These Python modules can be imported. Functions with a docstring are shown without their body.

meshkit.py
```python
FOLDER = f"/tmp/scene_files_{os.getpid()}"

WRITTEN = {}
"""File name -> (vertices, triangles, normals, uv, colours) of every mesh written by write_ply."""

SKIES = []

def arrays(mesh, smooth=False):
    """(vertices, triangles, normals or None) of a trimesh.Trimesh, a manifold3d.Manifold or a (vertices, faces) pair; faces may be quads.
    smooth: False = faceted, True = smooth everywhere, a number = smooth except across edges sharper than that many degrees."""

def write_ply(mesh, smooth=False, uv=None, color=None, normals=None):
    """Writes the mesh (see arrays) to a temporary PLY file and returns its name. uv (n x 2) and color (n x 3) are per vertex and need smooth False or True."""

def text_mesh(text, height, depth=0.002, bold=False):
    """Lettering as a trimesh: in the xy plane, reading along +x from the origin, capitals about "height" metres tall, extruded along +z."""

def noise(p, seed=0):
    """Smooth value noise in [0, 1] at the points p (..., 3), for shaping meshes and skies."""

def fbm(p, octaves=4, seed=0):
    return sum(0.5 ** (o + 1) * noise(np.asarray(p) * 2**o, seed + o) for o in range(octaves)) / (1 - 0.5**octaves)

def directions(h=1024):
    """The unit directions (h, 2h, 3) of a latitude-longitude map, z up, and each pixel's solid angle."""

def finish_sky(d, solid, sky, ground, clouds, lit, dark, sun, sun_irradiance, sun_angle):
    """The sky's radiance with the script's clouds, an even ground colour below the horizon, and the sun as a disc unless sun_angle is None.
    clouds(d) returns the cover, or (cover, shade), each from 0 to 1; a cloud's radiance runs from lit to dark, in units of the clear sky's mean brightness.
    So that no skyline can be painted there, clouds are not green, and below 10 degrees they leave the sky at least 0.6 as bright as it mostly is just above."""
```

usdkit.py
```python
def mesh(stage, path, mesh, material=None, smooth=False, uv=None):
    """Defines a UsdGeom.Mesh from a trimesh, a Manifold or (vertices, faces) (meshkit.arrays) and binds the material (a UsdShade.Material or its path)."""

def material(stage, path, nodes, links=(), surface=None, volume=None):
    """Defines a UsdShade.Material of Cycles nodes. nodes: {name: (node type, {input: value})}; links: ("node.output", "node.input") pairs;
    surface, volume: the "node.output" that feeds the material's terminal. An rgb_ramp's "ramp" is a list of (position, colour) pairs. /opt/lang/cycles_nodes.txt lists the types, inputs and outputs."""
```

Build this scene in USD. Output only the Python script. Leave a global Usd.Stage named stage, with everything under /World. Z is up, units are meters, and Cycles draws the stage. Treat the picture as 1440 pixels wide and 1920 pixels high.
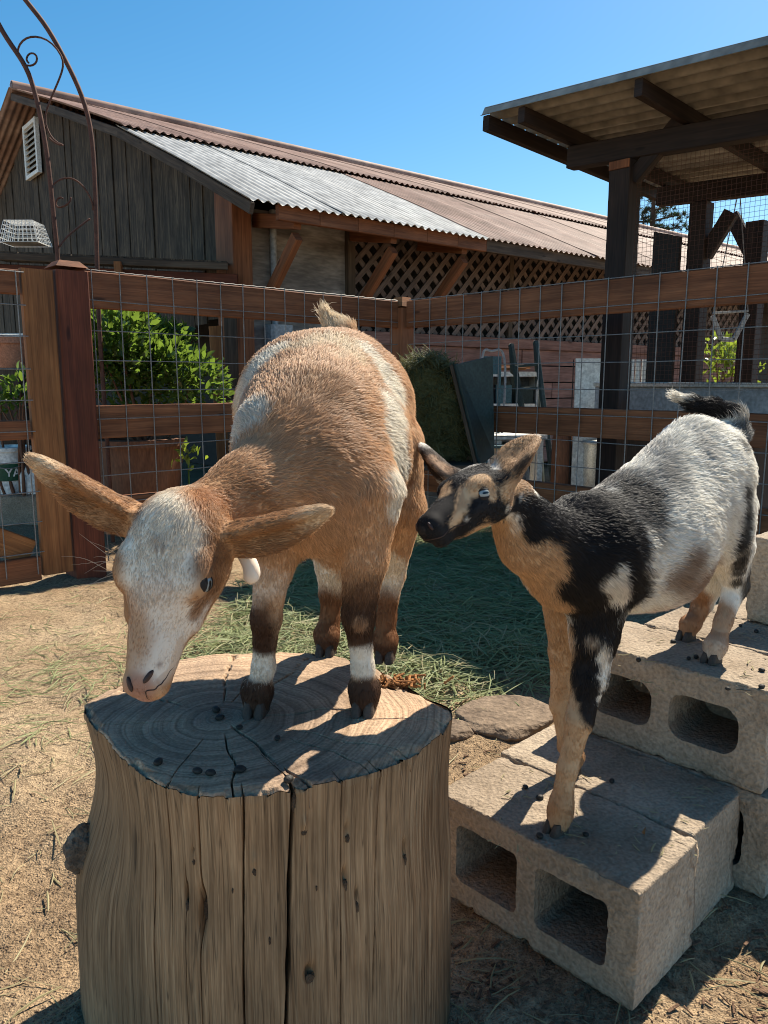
import math, random
import numpy as np, trimesh, usdkit, meshkit
import manifold3d as m3
from pxr import Usd, UsdGeom, UsdShade, UsdLux, Gf, Sdf, Vt

# ------------------------------------------------------------------ stage, camera, sky, sun, exposure
stage = Usd.Stage.CreateInMemory()
UsdGeom.SetStageUpAxis(stage, UsdGeom.Tokens.z)
UsdGeom.SetStageMetersPerUnit(stage, 1.0)
UsdGeom.Xform.Define(stage, '/World')
UsdGeom.Scope.Define(stage, '/World/Looks')

FOC, HZ, CH = 1442.0, 715.0, 0.915           # focal length and horizon in photo pixels, camera height
PITCH = math.atan((960 - HZ) / FOC)
SUN_AZ, SUN_EL = math.radians(41.0), math.radians(50.0)
EXPOSURE = 1.1

cam = UsdGeom.Camera.Define(stage, '/World/camera')
cam.CreateHorizontalApertureAttr(36.0)
cam.CreateVerticalApertureAttr(48.0)
cam.CreateFocalLengthAttr(36.0 * FOC / 1440)
cam.CreateClippingRangeAttr(Gf.Vec2f(0.05, 2000))
cam.CreateFStopAttr(0.0)
cam.CreateExposureAttr(EXPOSURE)
cam.AddTranslateOp().Set(Gf.Vec3d(0, 0, CH))
cam.AddRotateXOp().Set(90 - math.degrees(PITCH))

usdkit.material(stage, '/World/Looks/sky', {
    's': ('sky_texture', {'sky_type': 'single_scattering', 'sun_disc': False, 'sun_elevation': SUN_EL, 'sun_rotation': SUN_AZ, 'altitude': 100.0, 'air_density': 1.0, 'aerosol_density': 0.6, 'ozone_density': 2.2}),
    'h': ('hsv', {'saturation': 1.38, 'value': 1.14, 'hue': 0.489, 'fac': 1.0}),
    'b': ('background_shader', {'strength': 0.063})}, [('s.color', 'h.color'), ('h.color', 'b.color')], surface='b.background')
dome = UsdLux.DomeLight.Define(stage, '/World/sky')
UsdShade.MaterialBindingAPI.Apply(dome.GetPrim()).Bind(UsdShade.Material.Get(stage, '/World/Looks/sky'))
dome.GetPrim().SetCustomDataByKey('kind', 'structure')
dome.GetPrim().SetCustomDataByKey('label', 'clear deep blue sky above the barn and shelter roofs')
dome.GetPrim().SetCustomDataByKey('category', 'sky')

sun = UsdLux.DistantLight.Define(stage, '/World/sun')
sun.CreateIntensityAttr(1.25); sun.CreateAngleAttr(0.5)
sun.CreateNormalizeAttr(True); sun.CreateColorAttr(Gf.Vec3f(1.0, 0.915, 0.77))
sd = Gf.Vec3d(math.sin(SUN_AZ) * math.cos(SUN_EL), math.cos(SUN_AZ) * math.cos(SUN_EL), math.sin(SUN_EL))
sun.AddOrientOp(UsdGeom.XformOp.PrecisionDouble).Set(Gf.Quatd(Gf.Rotation(Gf.Vec3d(0, 0, 1), sd).GetQuat()))

# ------------------------------------------------------------------ helpers
rng = np.random.default_rng(7)
random.seed(7)
CP, SP = math.cos(PITCH), math.sin(PITCH)
V = lambda *a: np.array(a, float)

def ray(px, py):
    x, z = (px - 720) / FOC, -(py - 960) / FOC
    return V(x, CP + z * SP, -SP + z * CP)
def at(px, py, y):
    r = ray(px, py); return V(0, 0, CH) + r * (y / r[1])
def atz(px, py, z):
    r = ray(px, py); return V(0, 0, CH) + r * ((z - CH) / r[2])
def onplane(px, py, p0, n):
    r = ray(px, py); o = V(0, 0, CH)
    return o + r * (np.dot(np.asarray(p0) - o, n) / np.dot(r, n))
def unit(v):
    v = np.asarray(v, float); return v / (np.linalg.norm(v) + 1e-12)

used = {}
def free(path):
    n = used.get(path, 0); used[path] = n + 1
    return path if n == 0 else f'{path}_{n:03d}'

class Thing:
    def __init__(s, path, base):
        s.path, s.base = path, np.asarray(base, float)

def meta(prim, label=None, cat=None, group=None, kind=None):
    for k, v in (('label', label), ('category', cat), ('group', group), ('kind', kind)):
        if v: prim.SetCustomDataByKey(k, v)

def thing(name, label, cat, base=(0, 0, 0), group=None, kind=None):
    p = free('/World/' + name)
    x = UsdGeom.Xform.Define(stage, p)
    x.AddTranslateOp().Set(Gf.Vec3d(*map(float, base)))
    meta(x.GetPrim(), label, cat, group, kind)
    return Thing(p, base)

def put(parent, name, mesh, mat, smooth=False, label=None, cat=None, group=None, kind=None, colors=None):
    """one Mesh prim under parent (a Thing) or under /World. mesh: trimesh | Manifold | (v, f) | (v, f, uv)"""
    uv = None
    if isinstance(mesh, tuple) and len(mesh) == 3:
        v, f, uv = mesh; mesh = (v, f)
    elif hasattr(mesh, 'to_mesh'):
        q = mesh.to_mesh(); mesh = (np.array(q.vert_properties[:, :3], float), np.array(q.tri_verts))
    elif isinstance(mesh, trimesh.Trimesh):
        mesh = (np.array(mesh.vertices), np.array(mesh.faces))
    base = parent.base if parent is not None else V(0, 0, 0)
    root = parent.path if parent is not None else '/World'
    p = free(f'{root}/{name}')
    m = usdkit.mesh(stage, p, (np.asarray(mesh[0], float) - base, np.asarray(mesh[1])), '/World/Looks/' + mat, smooth=smooth, uv=uv)
    if colors is not None:
        UsdGeom.PrimvarsAPI(m).CreatePrimvar('coat', Sdf.ValueTypeNames.Color3fArray, 'vertex').Set(Vt.Vec3fArray.FromNumpy(np.asarray(colors, np.float32)))
    meta(m.GetPrim(), label, cat, group, kind)
    return Thing(p, base)

def join(ms):
    vs, fs, us, n = [], [], [], 0
    for m in ms:
        vs.append(np.asarray(m[0], float)); f = np.asarray(m[1])
        if f.shape[1] == 4: f = np.vstack([f[:, [0, 1, 2]], f[:, [0, 2, 3]]])
        fs.append(f + n); n += len(m[0])
        if len(m) > 2: us.append(m[2])
    return (np.vstack(vs), np.vstack(fs)) + ((np.vstack(us),) if us else ())

def tm(m):
    return (np.array(m.vertices), np.array(m.faces))

def frame(d, up=(0, 0, 1)):
    d = unit(d); up = np.asarray(up, float)
    if abs(np.dot(d, unit(up))) > 0.98: up = V(1, 0, 0) if abs(d[0]) < 0.9 else V(0, 1, 0)
    a = unit(np.cross(up, d)); b = np.cross(d, a)
    return d, a, b                     # along, sideways, upwards

def plank(p0, p1, w, h, up=(0, 0, 1), ch=0.004, seg=1, wob=0.0, seed=None):
    """sawn timber from p0 to p1: w sideways, h along up; chamfered edges; uv in metres along and around the grain"""
    p0, p1 = np.asarray(p0, float), np.asarray(p1, float)
    d, a, b = frame(p1 - p0, up); L = np.linalg.norm(p1 - p0)
    ch = min(ch, w * .3, h * .3)
    W, H = w / 2, h / 2
    ring = [(-W + ch, -H), (W - ch, -H), (W, -H + ch), (W, H - ch), (W - ch, H), (-W + ch, H), (-W, H - ch), (-W, -H + ch)]
    r = np.array(ring); n = len(r)
    off = V(rng.uniform(0, 40), rng.uniform(0, 40), 0)
    ts = np.linspace(0, 1, seg + 1)
    bend = [(rng.normal(0, wob), rng.normal(0, wob)) if 0 < i < seg else (0, 0) for i in range(seg + 1)]
    per = np.concatenate([[0], np.cumsum(np.linalg.norm(np.roll(r, -1, 0) - r, axis=1))])
    vs, fs, us = [], [], []
    for k in range(n):
        k2 = (k + 1) % n; b0 = len(vs)
        for i, t in enumerate(ts):
            for kk, uu in ((k, per[k]), (k2, per[k + 1])):
                q = r[kk] + bend[i]
                vs.append(p0 + d * L * t + a * q[0] + b * q[1]); us.append((off[0] + L * t, off[1] + uu))
        for i in range(seg):
            o = b0 + 2 * i
            fs += [(o, o + 1, o + 3), (o, o + 3, o + 2)]
    for t, flip in ((0, 1), (1, 0)):
        b0 = len(vs)
        for q in r:
            vs.append(p0 + d * L * t + a * q[0] + b * q[1]); us.append((off[0] + q[0] * .3, off[1] + q[1] * 3 + 5))
        for i in range(1, n - 1):
            fs.append((b0, b0 + i, b0 + i + 1) if not flip else (b0, b0 + i + 1, b0 + i))
    return np.array(vs), np.array(fs), np.array(us)

def tube(pts, r, n=8, closed=False, caps=True):
    p = np.asarray(pts, float); m = len(p)
    r = np.broadcast_to(np.asarray(r, float), (m,))
    t = np.gradient(p, axis=0); t /= np.linalg.norm(t, axis=1, keepdims=True) + 1e-12
    a = np.zeros_like(p); ref = V(0, 0, 1) if abs(t[0][2]) < .9 else V(1, 0, 0)
    a[0] = unit(np.cross(t[0], ref))
    for i in range(1, m):
        q = a[i - 1] - t[i] * np.dot(a[i - 1], t[i]); a[i] = unit(q)
    b = np.cross(t, a); an = np.arange(n) * 2 * np.pi / n
    v = p[:, None] + r[:, None, None] * (np.cos(an)[None, :, None] * a[:, None] + np.sin(an)[None, :, None] * b[:, None])
    i, j = np.meshgrid(np.arange(m - 1), np.arange(n), indexing='ij')
    f = np.stack([i * n + j, i * n + (j + 1) % n, (i + 1) * n + (j + 1) % n, (i + 1) * n + j], -1).reshape(-1, 4)
    f = np.vstack([f[:, [0, 1, 2]], f[:, [0, 2, 3]]])
    v = v.reshape(-1, 3)
    if caps:
        v = np.vstack([v, p[0], p[-1]]); c0, c1 = m * n, m * n + 1
        j = np.arange(n)
        f = np.vstack([f, np.stack([np.full(n, c0), (j + 1) % n, j], 1), np.stack([np.full(n, c1), (m - 1) * n + j, (m - 1) * n + (j + 1) % n], 1)])
    return v, f

def lathe(profile, center, n=28, z=True):
    """profile: (radius, height) pairs"""
    pr = np.asarray(profile, float); an = np.arange(n) * 2 * np.pi / n
    v = np.stack([pr[:, 0, None] * np.cos(an), pr[:, 0, None] * np.sin(an), np.repeat(pr[:, 1, None], n, 1)], -1).reshape(-1, 3) + np.asarray(center)
    m = len(pr); i, j = np.meshgrid(np.arange(m - 1), np.arange(n), indexing='ij')
    f = np.stack([i * n + j, i * n + (j + 1) % n, (i + 1) * n + (j + 1) % n, (i + 1) * n + j], -1).reshape(-1, 4)
    return v, np.vstack([f[:, [0, 1, 2]], f[:, [0, 2, 3]]])

def spline(pts, n):
    p = np.asarray(pts, float); k = len(p)
    from scipy.interpolate import CubicSpline
    c = CubicSpline(np.arange(k), p)
    return c(np.linspace(0, k - 1, n))

def slab(corners, thick, nrm=None):
    """flat polygon panel with thickness behind its face"""
    c = np.asarray(corners, float); n = len(c)
    nn = unit(np.cross(c[1] - c[0], c[2] - c[0])) if nrm is None else unit(nrm)
    v = np.vstack([c, c - nn * thick]); f = []
    for i in range(1, n - 1):
        f += [(0, i, i + 1), (n, n + i + 1, n + i)]
    for i in range(n):
        j = (i + 1) % n; f += [(i, n + i, n + j), (i, n + j, j)]
    return v, np.array(f)

# ------------------------------------------------------------------ materials
def mat(name, nodes, links, surface='p.BSDF'):
    usdkit.material(stage, '/World/Looks/' + name, nodes, links, surface=surface)

def wood(name, dark, mid, light, grain=60.0, rough=0.75, bump=0.35, weather=None, along=1.6, spec=0.25, blot=.25, bd=.004, crk=0.0):
    """grain from the uv of plank(): long streaks, fine fibres, blotches, knots"""
    nodes = {
        'mc': ('mapping', {'scale': (2.6, 95.0, 1)}), 'nc': ('noise_texture', {'scale': 1.0, 'detail': 2.0, 'distortion': .3}), 'rc': ('rgb_ramp', {'ramp': [(.478, (1, 1, 1)), (.492, (1 - crk, 1 - crk, 1 - crk)), (.500, (1 - crk, 1 - crk, 1 - crk)), (.514, (1, 1, 1))]}), 'x5': ('mix', {'mix_type': 'multiply', 'fac': 1.0}),
        't': ('texture_coordinate', {}), 'mb': ('mapping', {'scale': (1.5, 5.0, 1)}),
        'bn': ('noise_texture', {'scale': 3.2, 'detail': 5.0, 'roughness': .7}), 'br': ('rgb_ramp', {'ramp': [(.3, (1 - blot, 1 - blot, 1 - blot)), (.6, (1, 1, 1))]}), 'x4': ('mix', {'mix_type': 'multiply', 'fac': 1.0}), 'm1': ('mapping', {'scale': (along, grain, 1)}), 'n1': ('noise_texture', {'scale': 1.0, 'detail': 5.0, 'roughness': 0.65, 'distortion': 0.6}),
        'm2': ('mapping', {'scale': (along * 4, grain * 5, 1)}), 'n2': ('noise_texture', {'scale': 1.0, 'detail': 3.0}),
        'm3': ('mapping', {'scale': (2.2, 5.0, 1)}), 'n3': ('noise_texture', {'scale': 1.0, 'detail': 4.0}),
        'mk': ('mapping', {'scale': (2.4, 9.0, 1)}), 'vk': ('voronoi_texture', {'scale': 1.0}), 'rk': ('rgb_ramp', {'ramp': [(0, (.12, .12, .12)), (.06, (.3, .3, .3)), (.1, (1, 1, 1)), (1, (1, 1, 1))]}),
        'r1': ('rgb_ramp', {'ramp': [(.28, dark), (.5, mid), (.72, light)]}),
        'r2': ('rgb_ramp', {'ramp': [(.3, (.62, .62, .62)), (.7, (1.0, 1.0, 1.0))]}),
        'r3': ('rgb_ramp', {'ramp': [(.3, (.6, .6, .6)), (.65, (1.08, 1.08, 1.08))]}),
        'x1': ('mix', {'mix_type': 'multiply', 'fac': 1.0}), 'x2': ('mix', {'mix_type': 'multiply', 'fac': 1.0}), 'x3': ('mix', {'mix_type': 'multiply', 'fac': .8}),
        'ad': ('math', {'math_type': 'add'}), 'b': ('bump', {'strength': bump, 'distance': bd}),
        'p': ('principled_bsdf', {'roughness': rough, 'specular_ior_level': spec})}
    links = [('t.UV', 'm1.vector'), ('t.UV', 'm2.vector'), ('t.UV', 'm3.vector'), ('t.UV', 'mk.vector'), ('m1.vector', 'n1.vector'), ('m2.vector', 'n2.vector'), ('m3.vector', 'n3.vector'), ('mk.vector', 'vk.vector'), ('vk.distance', 'rk.fac'),
             ('n1.fac', 'r1.fac'), ('n2.fac', 'r2.fac'), ('n3.fac', 'r3.fac'), ('r1.color', 'x1.color1'), ('r2.color', 'x1.color2'), ('x1.color', 'x2.color1'), ('r3.color', 'x2.color2'),
             ('x2.color', 'x3.color1'), ('rk.color', 'x3.color2'), ('x3.color', 'x4.color1'), ('mb.vector', 'bn.vector'), ('t.UV', 'mb.vector'), ('bn.fac', 'br.fac'), ('br.color', 'x4.color2'), ('t.UV', 'mc.vector'), ('mc.vector', 'nc.vector'), ('nc.fac', 'rc.fac'), ('x4.color', 'x5.color1'), ('rc.color', 'x5.color2'), ('x5.color', 'p.base_color'), ('n1.fac', 'ad.value1'), ('n2.fac', 'ad.value2'), ('ad.value', 'b.height'), ('b.normal', 'p.normal')]
    mat(name, nodes, links)

def rgh(name, cols, scale, rough=0.9, bump=0.3, dist=0.01, detail=6.0, fine=None, metallic=0.0, spec=0.3, stretch=(1, 1, 1), spot=None):
    """mottled surface from object position"""
    nodes = {'g': ('geometry', {}), 'm': ('mapping', {'scale': stretch}), 'n': ('noise_texture', {'scale': scale, 'detail': detail, 'roughness': .62}),
             'r': ('rgb_ramp', {'ramp': cols}), 'f': ('noise_texture', {'scale': fine or scale * 9, 'detail': 3.0}), 'fr': ('rgb_ramp', {'ramp': [(.3, (.66, .66, .66)), (.68, (1.12, 1.12, 1.12))]}),
             'x': ('mix', {'mix_type': 'multiply', 'fac': 1.0}), 'a': ('math', {'math_type': 'add'}), 'b': ('bump', {'strength': bump, 'distance': dist}),
             'p': ('principled_bsdf', {'roughness': rough, 'metallic': metallic, 'specular_ior_level': spec})}
    links = [('g.position', 'm.vector'), ('m.vector', 'n.vector'), ('m.vector', 'f.vector'), ('n.fac', 'r.fac'), ('f.fac', 'fr.fac'), ('r.color', 'x.color1'), ('fr.color', 'x.color2'), ('x.color', 'p.base_color'),
             ('n.fac', 'a.value1'), ('f.fac', 'a.value2'), ('a.value', 'b.height'), ('b.normal', 'p.normal')]
    mat(name, nodes, links)

wood('redwood', (.15, .050, .019), (.245, .088, .036), (.33, .13, .056), grain=55)
wood('redwood_dark', (.085, .022, .010), (.135, .034, .015), (.18, .052, .022), grain=55)
wood('cedar_sunlit_tone', (.19, .070, .024), (.30, .116, .038), (.39, .165, .058), grain=50)  # warm wood; the sunlit look of the gate stile is put into its colour
wood('barn_board', (.025, .017, .011), (.09, .064, .042), (.19, .14, .092), grain=55, along=1.6, rough=.9, bump=.5, blot=.75, crk=.5)
wood('old_timber', (.045, .03, .02), (.09, .06, .04), (.14, .1, .07), grain=40, rough=.9)
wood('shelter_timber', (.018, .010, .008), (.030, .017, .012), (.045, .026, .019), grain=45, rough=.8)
wood('lattice', (.11, .075, .06), (.17, .12, .10), (.23, .165, .135), grain=50, rough=.9)
wood('pink_board', (.18, .085, .065), (.26, .13, .1), (.33, .18, .145), grain=40, rough=.9)
wood('plywood', (.15, .13, .115), (.29, .255, .23), (.42, .385, .35), grain=9, along=2.4, rough=.92, bump=.2)
wood('stump_side', (.16, .092, .046), (.32, .20, .108), (.45, .305, .175), grain=170, along=5.0, rough=.88, bump=.5, blot=.4, bd=.0015, crk=.5)
rgh('rust_roof', [(.3, (.17, .095, .068)), (.5, (.25, .15, .115)), (.7, (.34, .235, .19))], 1.2, rough=.7, bump=.1, fine=7, stretch=(1, 1, 1))
rgh('zinc_roof', [(.3, (.40, .39, .365)), (.6, (.52, .51, .48)), (.75, (.60, .585, .55))], .8, rough=.55, bump=.05, metallic=.08, spec=.4)
rgh('old_white', [(.3, (.30, .29, .265)), (.7, (.42, .41, .38))], 6, rough=.7, bump=.1)
rgh('shelter_roof', [(.3, (.17, .15, .125)), (.7, (.28, .255, .22))], 1.5, rough=.8, bump=.05)
rgh('concrete', [(.25, (.17, .125, .082)), (.5, (.285, .222, .16)), (.75, (.40, .325, .24))], 5, rough=.95, bump=.85, dist=.006, fine=150, detail=9.0)
rgh('wire', [(.3, (.16, .15, .14)), (.7, (.28, .27, .26))], 30, rough=.55, bump=.05, metallic=.5)
rgh('rusty_iron', [(.3, (.05, .022, .015)), (.7, (.12, .05, .032))], 25, rough=.75, bump=.2, dist=.002, metallic=.2)
rgh('white_paint', [(.3, (.62, .61, .57)), (.7, (.76, .75, .71))], 6, rough=.5, bump=.05)
rgh('grey_metal', [(.3, (.22, .23, .24)), (.7, (.34, .35, .36))], 5, rough=.6, bump=.05, metallic=.2)
rgh('galvanised', [(.3, (.45, .44, .40)), (.7, (.62, .61, .56))], 9, rough=.4, bump=.05, metallic=.75)
rgh('dark_green', [(.3, (.020, .032, .030)), (.7, (.034, .052, .048))], 8, rough=.6, bump=.1)
rgh('teal', [(.3, (.05, .10, .12)), (.7, (.07, .15, .17))], 8, rough=.5, bump=.05)
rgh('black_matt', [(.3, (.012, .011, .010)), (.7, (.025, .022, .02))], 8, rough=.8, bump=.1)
rgh('terracotta', [(.3, (.33, .13, .07)), (.7, (.48, .21, .12))], 12, rough=.85, bump=.1)
rgh('brown_tub', [(.3, (.10, .042, .022)), (.7, (.17, .075, .04))], 10, rough=.7, bump=.1, stretch=(1, 1, .2))
rgh('rock', [(.3, (.14, .105, .08)), (.7, (.30, .24, .19))], 16, rough=.95, bump=.6, fine=90)
rgh('dropping', [(.3, (.012, .010, .008)), (.7, (.03, .025, .02))], 60, rough=.6, bump=.3, dist=.002)
# ground: dry dirt with litter, mottled darker and lighter by noise
mat('dirt', {
    'g': ('geometry', {}),
    'n': ('noise_texture', {'scale': 1.3, 'detail': 6.0, 'roughness': .6}), 'r': ('rgb_ramp', {'ramp': [(.3, (.165, .108, .066)), (.48, (.35, .25, .16)), (.7, (.48, .37, .25))]}),
    'f': ('noise_texture', {'scale': 75.0, 'detail': 5.0, 'roughness': .7}), 'fr': ('rgb_ramp', {'ramp': [(.32, (.45, .42, .4)), (.5, (.9, .9, .88)), (.68, (1.35, 1.32, 1.25))]}),
    'v': ('noise_texture', {'scale': 260.0, 'detail': 3.0}), 'vr': ('rgb_ramp', {'ramp': [(.35, (.75, .74, .72)), (.65, (1.15, 1.13, 1.1))]}),
    'x': ('mix', {'mix_type': 'multiply', 'fac': 1.0}), 'y': ('mix', {'mix_type': 'multiply', 'fac': .8}),
    'a': ('math', {'math_type': 'add'}), 'b': ('bump', {'strength': .9, 'distance': .012}), 'p': ('principled_bsdf', {'roughness': .98, 'specular_ior_level': .1})},
    [('g.position', 'n.vector'), ('g.position', 'f.vector'), ('g.position', 'v.vector'), ('n.fac', 'r.fac'), ('f.fac', 'fr.fac'), ('v.fac', 'vr.fac'), ('r.color', 'x.color1'), ('fr.color', 'x.color2'), ('x.color', 'y.color1'), ('vr.color', 'y.color2'),
     ('y.color', 'p.base_color'), ('f.fac', 'a.value1'), ('v.fac', 'a.value2'), ('a.value', 'b.height'), ('b.normal', 'p.normal')])

def ground_z(x, y):
    x, y = np.asarray(x, float), np.asarray(y, float)
    q = np.stack([x, y, np.zeros_like(x)], -1)
    near = np.clip((9 - np.hypot(x, y)) / 4, 0, 1)
    return near * (.05 * (meshkit.fbm(q * 1.7, 3, 1) - .5) + .048 * (meshkit.fbm(q * 9, 4, 2) - .5)) - .012

def make_ground():
    # one sheet: fine near the camera, coarse out to the horizon
    r = np.concatenate([np.linspace(.3, 4.5, 250), np.geomspace(4.52, 9, 50), np.geomspace(9.3, 900, 40)])
    th = np.concatenate([np.linspace(-40, 40, 240), np.linspace(40.5, 319.5, 80)]) * math.pi / 180
    R, T = np.meshgrid(r, th, indexing='ij')
    X, Y = R * np.sin(T), R * np.cos(T)
    Z = ground_z(X, Y); v = np.stack([X, Y, Z], -1).reshape(-1, 3)
    m, n = R.shape; i, j = np.meshgrid(np.arange(m - 1), np.arange(n), indexing='ij'); j2 = (j + 1) % n
    f = np.stack([i * n + j, (i + 1) * n + j, (i + 1) * n + j2, i * n + j2], -1).reshape(-1, 4)
    f = np.vstack([f[:, [0, 2, 1]], f[:, [0, 3, 2]]])
    c = len(v); v = np.vstack([v, [[0, 0, -.012]]])
    f = np.vstack([f, np.stack([np.full(n, c), (np.arange(n) + 1) % n, np.arange(n)], 1)])
    put(None, 'ground', (v, f), 'dirt', smooth=True, label='dry trampled dirt ground of the goat pen and the yard beyond', cat='ground', kind='structure')
make_ground()

# ------------------------------------------------------------------ barn
U, W = V(math.sin(math.radians(50.5)), math.cos(math.radians(50.5)), 0), V(math.cos(math.radians(50.5)), -math.sin(math.radians(50.5)), 0)   # barn: long axis, side towards us
B0 = at(452, 500, 6.0); B0[2] = 0                     # near corner of the gable wall
gp = lambda px, py, d=0: onplane(px, py, B0 - U * d, U)  # a point of the gable plane
sp = lambda px, py, d=0: onplane(px, py, B0 + W * d, W)  # a point of the long side wall's plane

barn = thing('barn', 'long weathered plank barn with rusty corrugated roof and louvred gable vent', 'barn', B0)
OV = .28                                               # gable overhang
P = [gp(22, 172, OV), gp(105, 196, OV), gp(222, 236, OV), gp(345, 300, OV), gp(472, 374, OV)]
# tidy the roof profile into (out along W, height)
prof = [(np.dot(q - B0, W), q[2]) for q in P]
a0 = sp(640, 600)
def profile_z(o):
    xs = [q[0] for q in prof]; zs = [q[1] for q in prof]
    return np.interp(o, xs, zs)
ridge_o, eave_o = prof[0][0], prof[-1][0]
kink_o = prof[2][0]

def corrugated(o0, o1, s0, s1, lift, mat_name, name, pitch=.076, amp=.0105, sag=0.0):
    """a sheet of the roof between outs o0..o1 and stations s0..s1 along the barn"""
    ns = int(round((s1 - s0) / pitch * 6)) + 1
    s = np.linspace(s0, s1, ns); os_ = np.linspace(o0, o1, 9)
    vs = []
    for o in os_:
        z = profile_z(o) + lift + amp * np.cos((s - s0) / pitch * 2 * np.pi) + sag * np.sin((s - s0) / (s1 - s0) * np.pi)
        vs.append(B0[None] + U * s[:, None] + W * o + V(0, 0, 1) * z[:, None])
    v = np.vstack(vs); n = ns
    i, j = np.meshgrid(np.arange(len(os_) - 1), np.arange(n - 1), indexing='ij')
    f = np.stack([i * n + j, (i + 1) * n + j, (i + 1) * n + j + 1, i * n + j + 1], -1).reshape(-1, 4)
    put(barn, name, (v, f), mat_name, smooth=True)

SH = .76
n_up = 34
zinc_end = np.dot(sp(920, 446, eave_o) - B0, U)
nz = max(2, int(round((zinc_end + OV) / SH))); wz = (zinc_end + OV) / nz
for k in range(n_up):
    s0 = -OV + k * wz
    j = rng.uniform(-.02, .02)
    corrugated(ridge_o, kink_o + .12 + j, s0 - .03, s0 + wz, .035 + .004 * (k % 2), 'rust_roof', 'rust_roof_sheet')
    if k < nz:
        corrugated(kink_o, eave_o + j, s0 - .03, s0 + wz, .004 * (k % 2), 'zinc_roof', 'zinc_roof_sheet')
    else:
        corrugated(kink_o, eave_o + j, s0 - .03, s0 + wz, .004 * (k % 2), 'rust_roof', 'rust_roof_sheet')
LEN = -OV + n_up * wz
# the far slope, seen as its underside past the ridge
for k in range(n_up):
    s = np.linspace(-OV + k * wz - .03, -OV + (k + 1) * wz, 60)
    rows = []
    for o in np.linspace(ridge_o, eave_o, 6):
        rows.append(B0 + U * s[:, None] + W * (2 * ridge_o - o) + V(0, 0, 1) * (profile_z(o) + .034 + .009 * np.cos(s / .076 * 2 * np.pi))[:, None])
    v = np.vstack(rows); i, j = np.meshgrid(np.arange(5), np.arange(59), indexing='ij')
    put(barn, 'rust_roof_sheet', (v, np.stack([i * 60 + j, i * 60 + j + 1, (i + 1) * 60 + j + 1, (i + 1) * 60 + j], -1).reshape(-1, 4)), 'rust_roof', smooth=True)
rp = B0 + W * ridge_o + V(0, 0, profile_z(ridge_o) + .05)
put(barn, 'ridge_cap', tube([rp - U * OV, rp + U * LEN], .07, 10), 'rust_roof', smooth=True)

# gable boards, each cut to the slope
Z_ = V(0, 0, 1)
wall_top = lambda o: profile_z(o) - .10
bw = .19
o = 0.0; k = 0
lz = gp(430, 494)[2]
oL = 2 * ridge_o
while o > oL:
    w = bw * rng.uniform(.85, 1.15)
    oa, ob = o - w + .008, o
    dz = rng.uniform(-.06, .02)
    def top(q): return (wall_top(q) if q > ridge_o else wall_top(2 * ridge_o - q))
    c = [(oa, lz - .4 + dz), (ob, lz - .4 + dz), (ob, top(ob)), (oa, top(oa))]
    dep = rng.uniform(0, .018)
    pts = [B0 + W * q[0] + V(0, 0, q[1]) - U * dep for q in c]
    v, f = slab(pts, .022, nrm=-U)
    off = V(rng.uniform(0, 30), rng.uniform(0, 30))
    uv = np.array([[p[2] + off[0], np.dot(p - B0, W) + off[1]] for p in v])
    put(barn, 'board', (v, f, uv), 'barn_board')
    o -= w; k += 1
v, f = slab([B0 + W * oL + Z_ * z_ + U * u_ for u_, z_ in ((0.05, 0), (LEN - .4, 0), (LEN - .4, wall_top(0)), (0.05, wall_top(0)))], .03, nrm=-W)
put(barn, 'far_wall', (v, f), 'black_matt')
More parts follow.
